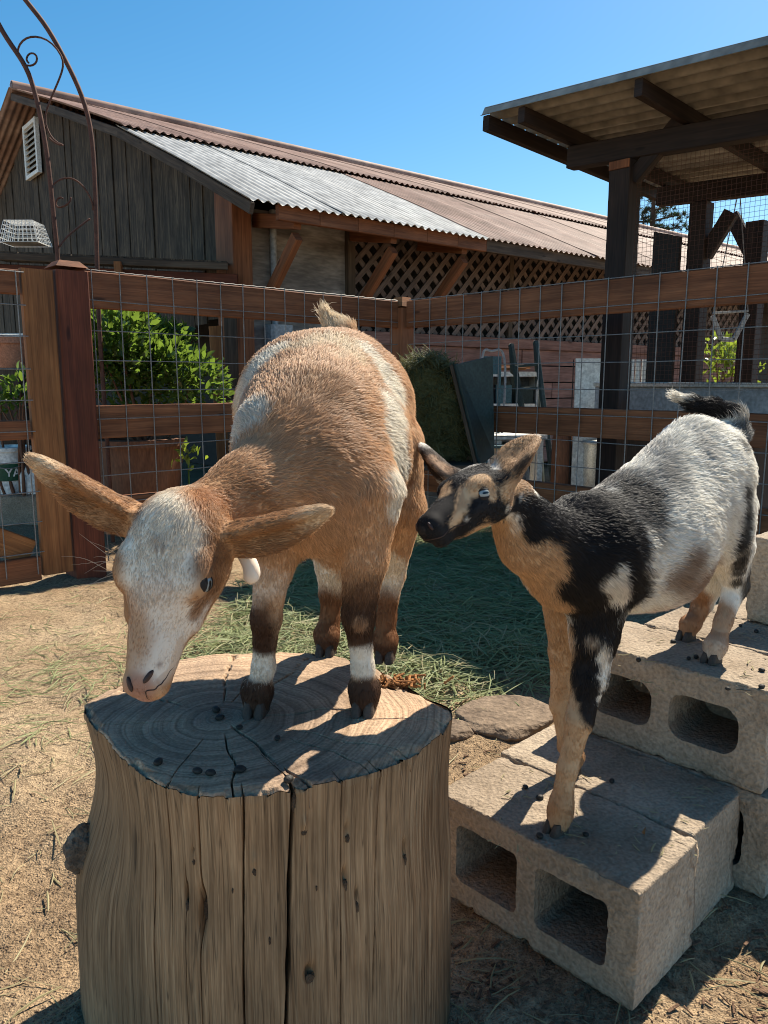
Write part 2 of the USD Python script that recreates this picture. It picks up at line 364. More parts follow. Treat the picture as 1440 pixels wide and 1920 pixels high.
# barge board along the gable edge
for q0, q1 in zip(P[:-1], P[1:]):
    put(barn, 'barge_board', plank(q0 - V(0, 0, .055) , q1 - V(0, 0, .055), .03, .075), 'old_timber')
# louvred vent
vc = [gp(52, 238, .03), gp(73, 229, .03), gp(79, 324, .03), gp(57, 333, .03)]
va, vb = (vc[0] + vc[3]) / 2, (vc[1] + vc[2]) / 2
ztop, zbot = (vc[0][2] + vc[1][2]) / 2, (vc[2][2] + vc[3][2]) / 2
oa, ob = np.dot(va - B0, W), np.dot(vb - B0, W)
gpt = lambda o, z, d=0.0: B0 + W * o + V(0, 0, z) - U * d
vent_b = put(barn, 'louvre_vent', slab([gpt(oa, zbot, .03), gpt(ob, zbot, .03), gpt(ob, ztop, .03), gpt(oa, ztop, .03)], .01, nrm=-U), 'black_matt')
fw = .045
for q0, q1 in (((oa, zbot - fw / 2), (oa, ztop + fw / 2)), ((ob, zbot - fw / 2), (ob, ztop + fw / 2)), ((oa + fw / 2, zbot), (ob - fw / 2, zbot)), ((oa + fw / 2, ztop), (ob - fw / 2, ztop))):
    put(vent_b, 'frame', plank(gpt(*q0, .06), gpt(*q1, .06), .05, fw, up=W if q0[0] == q1[0] else (0, 0, 1)), 'white_paint')
nl = 9
for i in range(nl):
    z = zbot + (i + .5) / nl * (ztop - zbot)
    d0 = V(0, 0, 1) * .02 + U * .045
    put(vent_b, 'slat', plank(gpt(oa + fw / 2, z, .055), gpt(ob - fw / 2, z, .055), .012, .085, up=unit(V(0, 0, 1) + U * .8)), 'old_white')
# corner post, eave beam, wall plate
put(barn, 'corner_post', plank(gpt(.02, 0, .05), gpt(.02, profile_z(0) - .12, .05), .16, .20, up=W), 'redwood')
put(barn, 'corner_trim', plank(gpt(-.17, 0, .035), gpt(-.17, profile_z(-.17) - .12, .035), .10, .12, up=W), 'redwood')
ez = prof[-1][1]
eb = lambda s, o, z: B0 + U * s + W * o + V(0, 0, z)
seg_n = 6
zl = zinc_end
for i in range(seg_n):
    s0, s1 = -.05 + (zl + .05) * i / seg_n, -.05 + (zl + .05) * (i + 1) / seg_n
    put(barn, 'fascia', plank(eb(s0, eave_o - .06, ez - .04), eb(s1 - .004, eave_o - .06, ez - .04), .04, .10), 'redwood')
s_ = zl
while s_ < LEN - 1:
    put(barn, 'fascia', plank(eb(s_, eave_o - .06, ez - .04), eb(s_ + 2.9, eave_o - .06, ez - .04), .04, .10), 'old_timber'); s_ += 2.904
# eave brackets
wall_o = 0.0
for px, py in ((480, 440), (655, 470), (785, 490)):
    q = sp(px, py); s = np.dot(q - B0, U)
    put(barn, 'bracket', plank(eb(s, wall_o + .05, ez - .15 - (eave_o - wall_o) * .75), eb(s, eave_o - .10, ez - .17), .06, .08), 'redwood')
    put(barn, 'rafter_end', plank(eb(s, wall_o, ez + .02), eb(s, eave_o - .09, ez - .075), .06, .10), 'redwood')
# side wall: plywood, conduit, dark boarding behind the lattice, pinkish boards below
def side(s0, s1, z0, z1, out, thick, mname, name, horiz=True):
    v, f = slab([eb(s0, out, z0), eb(s1, out, z0), eb(s1, out, z1), eb(s0, out, z1)], thick, nrm=W)
    off = rng.uniform(0, 30, 2)
    uv = np.array([[np.dot(p - B0, U) + off[0], p[2] + off[1]] for p in v])
    if not horiz: uv = uv[:, ::-1]
    return put(barn, name, (v, f, uv), mname)
sS = lambda px, py: np.dot(sp(px, py) - B0, U)
s_ply1 = sS(646, 480)
wt = profile_z(0) - .2
split = .12 + (s_ply1 - .12) * .16
side(.085, split - .006, .05, wt, 0, .02, 'plywood', 'plywood_sheet')
side(split, s_ply1, .05, wt, .004, .02, 'plywood', 'plywood_sheet')
cp = sp(506, 470)
put(barn, 'conduit', tube([eb(split, .05, .1), eb(split, .05, wt)], .025, 8), 'grey_metal', smooth=True)
mb = eb(split + .0, .10, sp(500, 650)[2])
put(barn, 'meter_box', plank(mb - V(0, 0, .16), mb + V(0, 0, .16), .2, .14, up=W, ch=.02), 'grey_metal')
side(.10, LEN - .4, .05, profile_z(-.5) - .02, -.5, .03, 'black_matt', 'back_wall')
put(barn, 'lattice_post', plank(eb(s_ply1 + .04, .0, 0), eb(s_ply1 + .04, 0, wt), .08, .09, up=W), 'old_timber')
zl0, zl1 = sp(900, 642)[2], wt
# rails above and below the lattice, and posts
s_end = min(LEN - .5, sS(1420, 600))
put(barn, 'lattice_rail', plank(eb(s_ply1, .03, zl0), eb(s_end, .03, zl0), .05, .10), 'pink_board')
posts_s = [s_ply1 + (s_end - s_ply1) * t for t in (.28, .55, .8, 1.0)]
for s in posts_s: put(barn, 'lattice_post', plank(eb(s, -.03, 0), eb(s, -.03, zl1), .06, .10, up=W), 'old_timber')
def lattice(sa, sb, z0, z1, sp_, wdt, name):
    n = 0; Hh = z1 - z0
    for sign, out in ((1, .012), (-1, .0)):
        t = -Hh
        while t < (sb - sa):
            # line s = sa + t + (z - z0) when sign = 1, mirrored otherwise
            zz0 = max(0, -t); zz1 = min(Hh, (sb - sa) - t)
            if zz1 - zz0 > .08:
                pa, pb = (sa + t + zz0, z0 + zz0), (sa + t + zz1, z0 + zz1)
                if sign < 0: pa, pb = (sa + sb - pa[0], pa[1]), (sa + sb - pb[0], pb[1])
                put(barn, 'lattice_slat', plank(eb(pa[0], out, pa[1]), eb(pb[0], out, pb[1]), .008, wdt, up=unit(W), ch=.001) if False else plank(eb(pa[0], out, pa[1]), eb(pb[0], out, pb[1]), wdt, .008, up=W, ch=.001), 'lattice'); n += 1
            t += sp_
    return n
n1 = lattice(s_ply1 + .09, s_end, zl0 + .05, zl1, .155, .045, 'lattice_slat')
# lower pinkish boards
z = .06; hb = .17
while z < zl0 - .06:
    s = s_ply1 + .05
    while s < s_end:
        e = min(s + rng.uniform(1.8, 3.2), s_end)
        if e - s > .1:
            side(s + .004, e - .004, z, min(z + hb - .012, zl0 - .055), .02 + rng.uniform(0, .012), .02, 'pink_board', 'lower_board')
        s = e
    z += hb
# below the gable boards the wall is open; its inner shade painted as black panels
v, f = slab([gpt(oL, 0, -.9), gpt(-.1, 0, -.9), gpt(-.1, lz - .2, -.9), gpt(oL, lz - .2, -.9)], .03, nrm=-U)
put(barn, 'inner_shade_wall', (v, f), 'black_matt')
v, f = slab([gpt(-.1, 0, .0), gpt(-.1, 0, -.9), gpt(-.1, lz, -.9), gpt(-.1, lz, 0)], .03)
put(barn, 'inner_shade_wall', (v, f), 'black_matt')
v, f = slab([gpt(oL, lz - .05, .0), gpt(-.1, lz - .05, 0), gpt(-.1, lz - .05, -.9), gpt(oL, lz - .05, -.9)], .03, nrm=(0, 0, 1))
put(barn, 'inner_shade_ceiling', (v, f), 'black_matt')
# lean-to shelf roof in front of the gable
la, lb = at(-60, 470, 5.55), at(428, 492, 5.75)
lean = thing('lean_to', 'low dark lean-to roof on an old beam along the foot of the barn gable', 'lean-to', V(la[0], la[1], 0))
ld = unit(V(*(lb - la)[:2], 0)); ln = V(-ld[1], ld[0], 0)
for i in range(5):
    q0, q1 = la + (lb - la) * i / 5, la + (lb - la) * (i + 1) / 5 - ld * .008
    v, f = slab([q0 - ln * .06, q1 - ln * .06, q1 + ln * .75 + V(0, 0, .05), q0 + ln * .75 + V(0, 0, .05)], .018, nrm=(0, 0, 1))
    put(lean, 'roof_board', (v, f, np.array([[np.dot(p, ln), np.dot(p, ld)] for p in v])), 'barn_board')
put(lean, 'edge_strip', plank(la - ln * .05 - V(0, 0, .035), lb - ln * .05 - V(0, 0, .035), .03, .05), 'old_timber')
put(lean, 'beam', plank(la + ln * .03 - V(0, 0, .13), lb + ln * .03 + ld * .06 - V(0, 0, .13), .08, .10), 'redwood_dark')
put(lean, 'post', plank(V(lb[0], lb[1], 0) + ln * .03, lb + ln * .03 - V(0, 0, .19), .09, .09, up=ld), 'old_timber')
bq = at(222, 505, 5.6)
put(lean, 'block', plank(bq - V(0, 0, .05), bq + V(0, 0, .05), .06, .05, up=ld), 'cedar_sunlit_tone')
# ------------------------------------------------------------------ fences and gate
FA = math.radians(47.0)
FU, FW = V(math.sin(FA), math.cos(FA), 0), V(math.cos(FA), -math.sin(FA), 0)   # left fence runs along FU, right fence along FW
FC = at(754, 640, 5.08); FC[2] = 0
LP = onplane(137, 700, FC, FW); LP[2] = 0
Lf = np.linalg.norm(LP - FC)
Z = V(0, 0, 1)

def square_post(parent, name, base, w, h, matname, cap=.03):
    put(parent, name, plank(base - Z * .05, base + Z * (h - cap), w, w, up=FU, ch=.006, seg=3), matname)
def pyramid_cap(base, w, h0, h1):
    a, b = FU * w / 2, FW * w / 2; q = w * .22 / w
    low = [base + Z * h0 + sa * a + sb * b for sa, sb in ((-1, -1), (1, -1), (1, 1), (-1, 1))]
    top = [base + Z * h1 + (sa * a + sb * b) * .62 for sa, sb in ((-1, -1), (1, -1), (1, 1), (-1, 1))]
    v = np.array(low + top); f = [(4, 5, 6), (4, 6, 7), (0, 2, 1), (0, 3, 2)]
    for i in range(4):
        j = (i + 1) % 4; f += [(i, j, 4 + j), (i, 4 + j, 4 + i)]
    return v, np.array(f), np.array([[p[0] * 3, p[2] * 3] for p in v])

def wire_grid(o, d, L, z0, z1, cell, r, nrm, s0=0.0):
    """welded wire panel: horizontals behind, verticals in front"""
    ms = []
    n = int(L / cell)
    for i in range(n + 1):
        s = s0 + i * cell
        if s > L: break
        j = rng.normal(0, .002)
        ms.append(tube([o + d * s + Z * (z0 - .03), o + d * (s + j) + Z * (z0 + z1) / 2 + nrm * rng.normal(0, .003), o + d * s + Z * (z1 + .004)], r, 6))
    z = z1
    while z > z0:
        pts = [o + d * L * t - nrm * r * 1.7 + Z * (z + rng.normal(0, .0015)) for t in np.linspace(0, 1, 9)]
        ms.append(tube(pts, r, 6)); z -= cell
    return join(ms)

fl = thing('fence', 'left redwood rail fence with welded wire from big post to corner post', 'fence', LP)
square_post(fl, 'post', LP, .145, at(130, 497, LP[1])[2], 'redwood_dark')
put(fl, 'post_cap', pyramid_cap(LP, .145, at(130, 505, LP[1])[2] + .004, at(130, 491, LP[1])[2]), 'redwood')
square_post(fl, 'post', FC, .118, at(754, 570, FC[1])[2], 'redwood')
put(fl, 'post_cap', pyramid_cap(FC, .118, at(754, 570, FC[1])[2] - .02, at(754, 558, FC[1])[2]), 'cedar_sunlit_tone')
RT, RM = 1.415, .80
for nm, zt, hh in (('top_rail', RT, .165), ('middle_rail', RM, .155), ('bottom_rail', .36, .14)):
    put(fl, nm, plank(LP + FU * .076 + Z * (zt - hh / 2), FC - FU * .062 + Z * (zt - hh / 2), .045, hh, seg=6, wob=.002), 'redwood')
put(fl, 'wire_panel', wire_grid(LP + FU * .08 + FW * .033, FU, Lf - .15, .08, RT + .004, .136, .0026, FW, .02), 'wire', smooth=True)

Rt = 3.3
fr = thing('fence', 'right redwood rail fence with welded wire running from corner post past shelter', 'fence', FC)
RMr = .775
for nm, zt, hh in (('top_rail', RT, .165), ('middle_rail', RMr, .15), ('bottom_rail', .36, .14)):
    put(fr, nm, plank(FC + FW * .062 + Z * (zt - hh / 2), FC + FW * Rt + Z * (zt - hh / 2), .045, hh, seg=8, wob=.002), 'redwood')
square_post(fr, 'post', FC + FW * (Rt + .07), .12, RT + .06, 'redwood')
put(fr, 'wire_panel', wire_grid(FC + FW * .09 - FU * .033, FW, Rt - .1, .08, RT + .004, .136, .0026, -FU, .05), 'wire', smooth=True)

gt = thing('gate', 'redwood framed wire gate left of the big dark post', 'gate', LP - FU * .12)
go = LP - FU * .02 + FW * .045
gpl = lambda px, py, d=0.0: onplane(px, py, go, FW) + FW * d
g0, g1 = gpl(92, 520), gpl(110, 1060)
gs = np.dot(gpl(88, 800) - go, FU)
gz0, gz1 = .035, gpl(75, 506)[2]
put(gt, 'stile', plank(go + FU * gs + Z * gz0, go + FU * gs + Z * gz1, .04, .135, up=FU, seg=4, wob=.001), 'cedar_sunlit_tone')  # lighter wood than the rails: sunlight on the stile painted in
gl = 1.5
for nm, pya, pyb in (('top_rail', 507, 553), ('middle_rail', 788, 824), ('bottom_rail', 1047, 1092)):
    za, zb = gpl(40, pya)[2], gpl(40, pyb)[2]
    q = go + FU * (gs - .078) + Z * (za + zb) / 2
    put(gt, nm, plank(q, q - FU * gl, .038, za - zb, seg=3), 'redwood')
put(gt, 'stile', plank(go + FU * (gs - .16 - gl) + Z * gz0, go + FU * (gs - .16 - gl) + Z * gz1, .04, .15, up=FU), 'cedar_sunlit_tone')
bq0 = gpl(50, 1046)
put(gt, 'brace', plank(go + FU * (gs - .10) - FW * .042 + Z * .14, go + FU * (gs - 1.3) - FW * .042 + Z * .78, .035, .12), 'cedar_sunlit_tone')
put(gt, 'wire_panel', wire_grid(go + FU * (gs - .06) - FW * -.03, -FU, gl, .08, gz1 - .02, .136, .0026, FW, .035), 'wire', smooth=True)

# ------------------------------------------------------------------ garden arch of rusty iron
ar = thing('garden_arch', 'rusty iron garden arch with scrolls rising behind the big fence post', 'arch', at(150, 900, 4.3) * V(1, 1, 0))
def arch_tube(pix, y):
    p = [at(a, b, y) for a, b in pix]
    base = p[0].copy(); base[2] = 0
    p = [base] + p
    cx = at(-190, 0, y)[0]
    mir = [V(2 * cx - q[0], q[1] + .15, q[2]) for q in p[::-1]]
    return spline(p + mir, 90)
t1 = arch_tube([(196, 760), (184, 560), (177, 330), (160, 200), (122, 112), (78, 38), (28, -30), (-60, -95)], 4.35)
t2 = arch_tube([(116, 620), (108, 480), (99, 390), (88, 290), (67, 180), (40, 112), (0, 50), (-80, -20)], 4.25)
put(ar, 'upright', tube(t1, .0125, 8), 'rusty_iron', smooth=True)
put(ar, 'upright', tube(t2, .0125, 8), 'rusty_iron', smooth=True)
def scroll(pix, y0=4.25, y1=4.35, r=.005):
    n = len(pix)
    put(ar, 'scroll', tube(spline([at(a, b, y0 + (y1 - y0) * i / (n - 1)) for i, (a, b) in enumerate(pix)], 48), r, 6), 'rusty_iron', smooth=True)
scroll([(54, 118), (50, 110), (54, 102), (62, 100), (69, 107), (66, 119), (52, 123), (38, 112), (34, 92), (46, 74), (68, 69), (95, 80), (116, 108), (116, 134), (104, 165), (88, 205), (86, 232), (96, 256), (118, 272)])
scroll([(118, 272), (104, 268), (92, 258)], 4.3, 4.3)
scroll([(96, 352), (110, 338), (130, 334), (150, 344), (168, 368), (174, 394)])
scroll([(118, 372), (106, 376), (108, 388), (124, 384), (132, 370)], 4.3, 4.3)
scroll([(112, 462), (128, 442), (150, 424), (168, 410)])

# ------------------------------------------------------------------ shelter of dark timber with corrugated roof
S0 = at(1169, 400, 4.75); S0[2] = 0
E1, E2 = FW, FU
sh = thing('shelter', 'open dark timber shelter with corrugated roof beyond the right fence', 'shelter', S0)
fp = lambda px, py, d=0.0: onplane(px, py, S0 + E2 * d, E2)          # planes parallel to the front
OVH = -.55
A0, A1 = fp(900, 206, OVH), fp(1440, 70, OVH)
slope = (A1[2] - A0[2]) / np.dot(A1 - A0, E1)
lp = lambda px, py: onplane(px, py, A0, E1)
AB = lp(1232, 350); DEP = np.dot(AB - A0, E2); slope2 = (AB[2] - A0[2]) / DEP
print('shelter slopes', slope, slope2, DEP, A0, S0)
def roofp(a, b, lift=0.0):
    return A0 + E1 * a + E2 * b + Z * (slope * a + slope2 * b + lift)
RL = 3.9
nb = max(3, int(round(DEP / .66))); wb = DEP / nb
for k in range(nb):
    b = np.linspace(k * wb - (.03 if k else 0), (k + 1) * wb, 66)
    wv = .030 * np.clip(-1.25 * np.cos((b - k * wb) / (wb / 6) * 2 * np.pi), -1, 1)
    v = np.vstack([[roofp(a, bb, .006 * (k % 2) + w_) for bb, w_ in zip(b, wv)] for a in (0, RL * .5, RL)])
    n = len(b); i, j = np.meshgrid(np.arange(2), np.arange(n - 1), indexing='ij')
    f = np.stack([i * n + j, (i + 1) * n + j, (i + 1) * n + j + 1, i * n + j + 1], -1).reshape(-1, 4)
    put(sh, 'roof_sheet', (v, f), 'shelter_roof', smooth=True)
# purlins across (along the depth) under the sheets, beams along the front
def inroof(q): return np.dot(q - A0, E1), np.dot(q - A0, E2)
a_p1 = np.dot(S0 - A0, E1)
for a in (.03, a_p1 - .36, a_p1 + .36, a_p1 + 1.05, a_p1 + 1.75):
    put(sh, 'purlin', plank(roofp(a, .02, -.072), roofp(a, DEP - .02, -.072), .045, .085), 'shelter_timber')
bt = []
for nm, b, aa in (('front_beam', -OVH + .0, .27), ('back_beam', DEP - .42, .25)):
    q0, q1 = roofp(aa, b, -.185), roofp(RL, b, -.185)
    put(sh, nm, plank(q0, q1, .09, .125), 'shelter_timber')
    bt.append((q0, q1))
ptop = lambda a, b: roofp(a, b, -.260)[2]
# posts
def spost(px, py, d, w, py_ref=None):
    q = fp(px, py, d); a, b = inroof(q); q[2] = 0
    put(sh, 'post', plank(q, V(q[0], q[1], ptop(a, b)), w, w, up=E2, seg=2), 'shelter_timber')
    return a, b, q
p1 = spost(1169, 400, 0, .135)
put(sh, 'post_cap', plank(S0 + Z * (ptop(*p1[:2]) - .045) - E2 * .073, S0 + Z * (ptop(*p1[:2]) - .0) - E2 * .073, .13, .01, up=E2), 'redwood')
p2 = spost(1314, 420, DEP - .42 - (-OVH), .12)
p3 = spost(1418, 460, 1.9, .13)
q = S0 + E1 * 2.3; put(sh, 'post', plank(q, V(q[0], q[1], ptop(a_p1 + 2.3, -OVH)), .135, .135, up=E2), 'shelter_timber')
# knee braces
put(sh, 'brace', plank(fp(1188, 336, .0), fp(1286, 215, .0), .06, .085), 'shelter_timber')
d3 = 1.9
put(sh, 'brace', plank(fp(1416, 490, d3), fp(1372, 404, d3), .05, .10), 'shelter_timber')
d2 = DEP - .42 + OVH
put(sh, 'brace', plank(fp(1322, 480, d2), fp(1372, 398, d2), .05, .10), 'shelter_timber')
# shade boards hung under the roof on the right
for k in range(3):
    a = a_p1 + .62 + .0; z0 = -.30 - .115 * k
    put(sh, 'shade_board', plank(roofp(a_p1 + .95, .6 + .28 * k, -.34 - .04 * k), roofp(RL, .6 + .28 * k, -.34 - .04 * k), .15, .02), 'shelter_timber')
# insect mesh on the front bays
ms = []
q0, q1 = p1[2] + E1 * .08, p1[2] + E1 * 2.2
z0, z1 = .9, 2.35
cell = .026
for i in range(int(2.12 / cell)):
    o = q0 + E1 * (i * cell); zt = ptop(*inroof(o))
    ms.append(tube([o + Z * z0, o + Z * min(zt, 9)], .0011, 3, caps=False))
z = z0
while z < ptop(*inroof(q0)) - .02:
    ms.append(tube([q0 + Z * z, q1 + Z * (z if z < ptop(*inroof(q1)) else ptop(*inroof(q1)))], .0011, 3, caps=False)); z += cell
put(sh, 'wire_mesh', join(ms), 'rusty_iron', kind=None)
# dark board standing behind the mesh
bd = thing('dark_board', 'tall dark board standing in the shelter behind the wire mesh', 'board', at(1245, 700, 5.7) * V(1, 1, 0))
c0, c1 = at(1221, 520, 5.75), at(1269, 525, 5.6)
put(bd, 'panel', slab([V(c0[0], c0[1], .7), V(c1[0], c1[1], .7), V(c1[0], c1[1], at(1272, 443, 5.6)[2]), V(c0[0], c0[1], at(1222, 434, 5.75)[2])], .04), 'black_matt')
put(bd, 'stand', plank((c0 + c1) / 2 * V(1, 1, 0), (c0 + c1) / 2 * V(1, 1, 0) + Z * .7, .08, .08), 'shelter_timber')
# ------------------------------------------------------------------ things in the yard beyond the fences
def box_at(px0, px1, py0, py1, y, depth):
    """corner points of something that faces the camera side, px/py span at distance y"""
    a, b = at(px0, py1, y), at(px1, py0, y)
    return a, b
def leaf_mesh(n, pts, dirs, size, rr, fold=.25):
    """folded pointed leaves: 8 triangles each"""
    vs, fs = [], []
    for i in range(n):
        d = unit(dirs[i]); L = size * rr.uniform(.45, 1.3); w = L * rr.uniform(.17, .24)
        s = unit(np.cross(d, V(rr.normal(), rr.normal(), rr.normal() * .4 + .8))); up = np.cross(s, d)
        b = len(vs); p = pts[i]
        mid = [p, p + d * L * .35 - up * L * .03, p + d * L * .7 - up * L * .06, p + d * L - up * L * .16]
        l = [m + s * w * k + up * w * fold for m, k in ((mid[1], 1), (mid[2], .8))]
        r = [m - s * w * k + up * w * fold for m, k in ((mid[1], 1), (mid[2], .8))]
        vs += mid + l + r
        fs += [(b, b + 1, b + 4), (b + 1, b + 2, b + 5), (b + 1, b + 5, b + 4), (b + 2, b + 3, b + 5), (b, b + 6, b + 1), (b + 1, b + 7, b + 2), (b + 1, b + 6, b + 7), (b + 2, b + 7, b + 3)]
    return np.array(vs), np.array(fs)

def leaf_mat(name, dark, light, tr, gloss=.32):
    mat(name, {'g': ('geometry', {}), 'n': ('noise_texture', {'scale': 9.0, 'detail': 3.0}), 'r': ('rgb_ramp', {'ramp': [(.3, dark), (.7, light)]}),
               'w': ('mix', {'mix_type': 'mix', 'fac': .5}), 'rr': ('rgb_ramp', {'ramp': [(0, dark), (1, light)]}),
               'p': ('principled_bsdf', {'roughness': gloss, 'specular_ior_level': .5}), 't': ('translucent_bsdf', {'color': tr}), 'm': ('mix_closure', {'fac': .38})},
        [('g.position', 'n.vector'), ('n.fac', 'r.fac'), ('g.random_per_island', 'rr.fac'), ('r.color', 'w.color1'), ('rr.color', 'w.color2'), ('w.color', 'p.base_color'), ('p.BSDF', 'm.closure1'), ('t.BSDF', 'm.closure2')], surface='m.closure')
leaf_mat('leaf', (.022, .050, .012), (.09, .15, .032), (.20, .31, .04), .2)
leaf_mat('leaf_yellow', (.06, .10, .015), (.16, .22, .03), (.3, .4, .04))
leaf_mat('needle', (.014, .024, .014), (.03, .05, .026), (.03, .06, .02), .6)

def shrub(name, label, c, rad, n, size, matn, seed, parts=0, stem_to=None):
    rr = np.random.default_rng(seed)
    t = thing(name, label, 'shrub', V(c[0], c[1], stem_to or 0))
    lobes = [np.asarray(c) + rr.normal(0, 1, 3) * rad * .42 for _ in range(9)]
    pts, dirs = [], []
    while len(pts) < n:
        k = lobes[rr.integers(len(lobes))]; d = unit(rr.normal(0, 1, 3)); d[2] = d[2] if d[2] > -.4 else -d[2]
        r = (.35 + .65 * rr.uniform() ** .4) * np.asarray(rad) * .62
        p = k + d * r
        if p[2] < c[2] - rad[2] * 1.0: continue
        pts.append(p); dirs.append(unit(d * .9 + rr.normal(0, .55, 3) + V(0, -.15, .35)))
    pts, dirs = np.array(pts), np.array(dirs)
    if parts:
        order = np.argsort(pts[:, 1] * 1.0 - pts[:, 2] * .3)
        pts, dirs = pts[order], dirs[order]
        for i in range(parts): put(t, 'leaf', leaf_mesh(1, pts[i:i + 1], dirs[i:i + 1], size * 1.05, rr), matn, smooth=True)
    put(t, 'foliage', leaf_mesh(n - parts, pts[parts:], dirs[parts:], size, rr), matn, smooth=True, kind='stuff')
    b = V(c[0], c[1], stem_to or 0)
    ms = []
    for k in lobes:
        ms.append(tube(spline([b, (b + k) / 2 + rr.normal(0, .04, 3) - Z * .03, k], 8), np.linspace(.014, .004, 8), 6))
    put(t, 'stem', join(ms), 'old_timber' if False else 'brown_tub', smooth=True)
    return t

bc = at(262, 672, 4.75)
shrub('shrub', 'dense glossy green leafy shrub in the brown tub behind the left fence', bc, V(.41, .34, .35), 5600, .062, 'leaf', 5, parts=280, stem_to=.5)
tb = at(262, 860, 4.75); tb[2] = 0
tub = thing('planter_tub', 'brown tapered planter tub under the shrub behind the left fence', 'planter', tb)
put(tub, 'tub', lathe([(0, .02), (.20, .02), (.275, .56), (.25, .56), (.24, .5), (0, .5)], tb, 32), 'brown_tub', smooth=25)
put(tub, 'rim', lathe([(.272, .53), (.292, .53), (.295, .57), (.25, .575), (.25, .56)], tb, 32), 'redwood' if False else 'brown_tub', smooth=30)
# small weed at the tub
wb_ = at(352, 850, 4.55)
rr = np.random.default_rng(3)
wd = thing('weed', 'small bright green weed showing right of the planter tub', 'plant', wb_ * V(1, 1, 0))
n = 26; pts = wb_ + rr.normal(0, .035, (n, 3)); put(wd, 'foliage', leaf_mesh(n, pts, rr.normal(0, 1, (n, 3)) + V(0, 0, .6), .07, rr), 'leaf_yellow', smooth=True)
put(wd, 'stem', tube([wb_ * V(1, 1, 0), wb_], .004, 5), 'leaf')

# bucket, jug and pot seen through the gate
bk = at(18, 900, 5.0); bk = atz(18, 925, 0.0) if False else V(bk[0], bk[1], at(18, 922, 5.0)[2])
sp0 = thing('stone_slab', 'grey step slab under the bucket and jug behind the gate', 'slab', V(bk[0], bk[1], 0))
put(sp0, 'slab', plank(V(bk[0] - .8, bk[1] + .1, bk[2] / 2 - .004), V(bk[0] + .45, bk[1] + .1, bk[2] / 2 - .004), .5, max(.04, bk[2]), ch=.01), 'concrete')
bu = thing('bucket', 'white plastic bucket with a green lettered band behind the gate', 'bucket', bk)
put(bu, 'pail', lathe([(0, .0), (.118, .0), (.135, .27), (.145, .272), (.145, .295), (.13, .3), (.12, .28), (0, .27)], bk, 32), 'white_paint', smooth=25)
rgh('band_green', [(.3, (.012, .06, .03)), (.7, (.02, .085, .045))], 9, rough=.5, bump=.02)
band = put(bu, 'label_band', lathe([(.1255, .085), (.1275, .085), (.1335, .195), (.1315, .195)], bk, 48), 'band_green', smooth=25)
tx = meshkit.text_mesh('YAL', .048, .002, bold=True)
tv = np.array(tx.vertices); w_ = tv[:, 0].max(); th = (tv[:, 0] - w_ / 2) / .13 + .30
zz = tv[:, 1] + .115; rr_ = .129 + (zz - .085) * .055 + tv[:, 2]
face = unit(V(0, 0, 0) - V(bk[0], bk[1], 0)); fx = V(-face[1], face[0], 0)
tvw = bk + np.outer(np.cos(th) * rr_, face) + np.outer(np.sin(th) * rr_, fx) + np.outer(zz, Z)
put(band, 'lettering', (tvw, np.array(tx.faces)), 'white_paint')
put(bu, 'handle', tube([bk + face * .03 + fx * .148 * math.cos(a) + Z * (.27 - .10 * math.sin(a)) + face * .14 * math.sin(a) for a in np.linspace(0, math.pi, 24)], .003, 6), 'wire')
jk = at(62, 900, 4.95); jk[2] = bk[2]
ju = thing('jug', 'cloudy white plastic jug standing right of the lettered bucket', 'jug', jk)
put(ju, 'body', lathe([(0, 0), (.075, 0), (.08, .02), (.08, .12), (.055, .17), (.022, .19), (.02, .21), (0, .21)], jk, 24), 'white_paint', smooth=35)
put(ju, 'cap', lathe([(0, .211), (.025, .211), (.025, .235), (0, .237)], jk, 16), 'white_paint', smooth=35)
put(ju, 'handle', tube(spline([jk + fx * .05 + Z * .17, jk + fx * .10 + Z * .15, jk + fx * .09 + Z * .07, jk + fx * .078 + Z * .05], 14), .009, 8), 'white_paint', smooth=True)
pk = at(22, 690, 5.3)
po = thing('flower_pot', 'orange clay pot with a pale chipped rim behind the gate', 'pot', pk * V(1, 1, 0))
put(po, 'stand', plank(pk * V(1, 1, 0), pk, .16, .16), 'old_timber')
put(po, 'pot', lathe([(0, 0), (.085, 0), (.125, .16), (.135, .16), (.135, .2), (.115, .2), (.11, .15), (0, .14)], pk, 28), 'terracotta', smooth=25)
rimv = lathe([(.113, .201), (.138, .201), (.139, .215), (.114, .218)], pk, 28); put(po, 'rim', rimv, 'white_paint', smooth=25)
sc = at(28, 750, 4.9)
shrub('shrub', 'small leafy green plant low behind the gate wire', sc, V(.17, .14, .17), 220, .07, 'leaf', 11, stem_to=.0)
wpn = thing('grey_partition', 'pale grey partition standing far behind the gate', 'partition', at(-20, 800, 6.2) * V(1, 1, 0))
q0, q1 = at(-140, 636, 6.2), at(46, 636, 6.2)
put(wpn, 'panel', slab([V(q0[0], q0[1], .02), V(q1[0], q1[1], .02), q1, q0], .03), 'grey_metal')
put(wpn, 'frame', plank(q0 + Z * .02, q1 + Z * .02, .04, .05), 'white_paint')

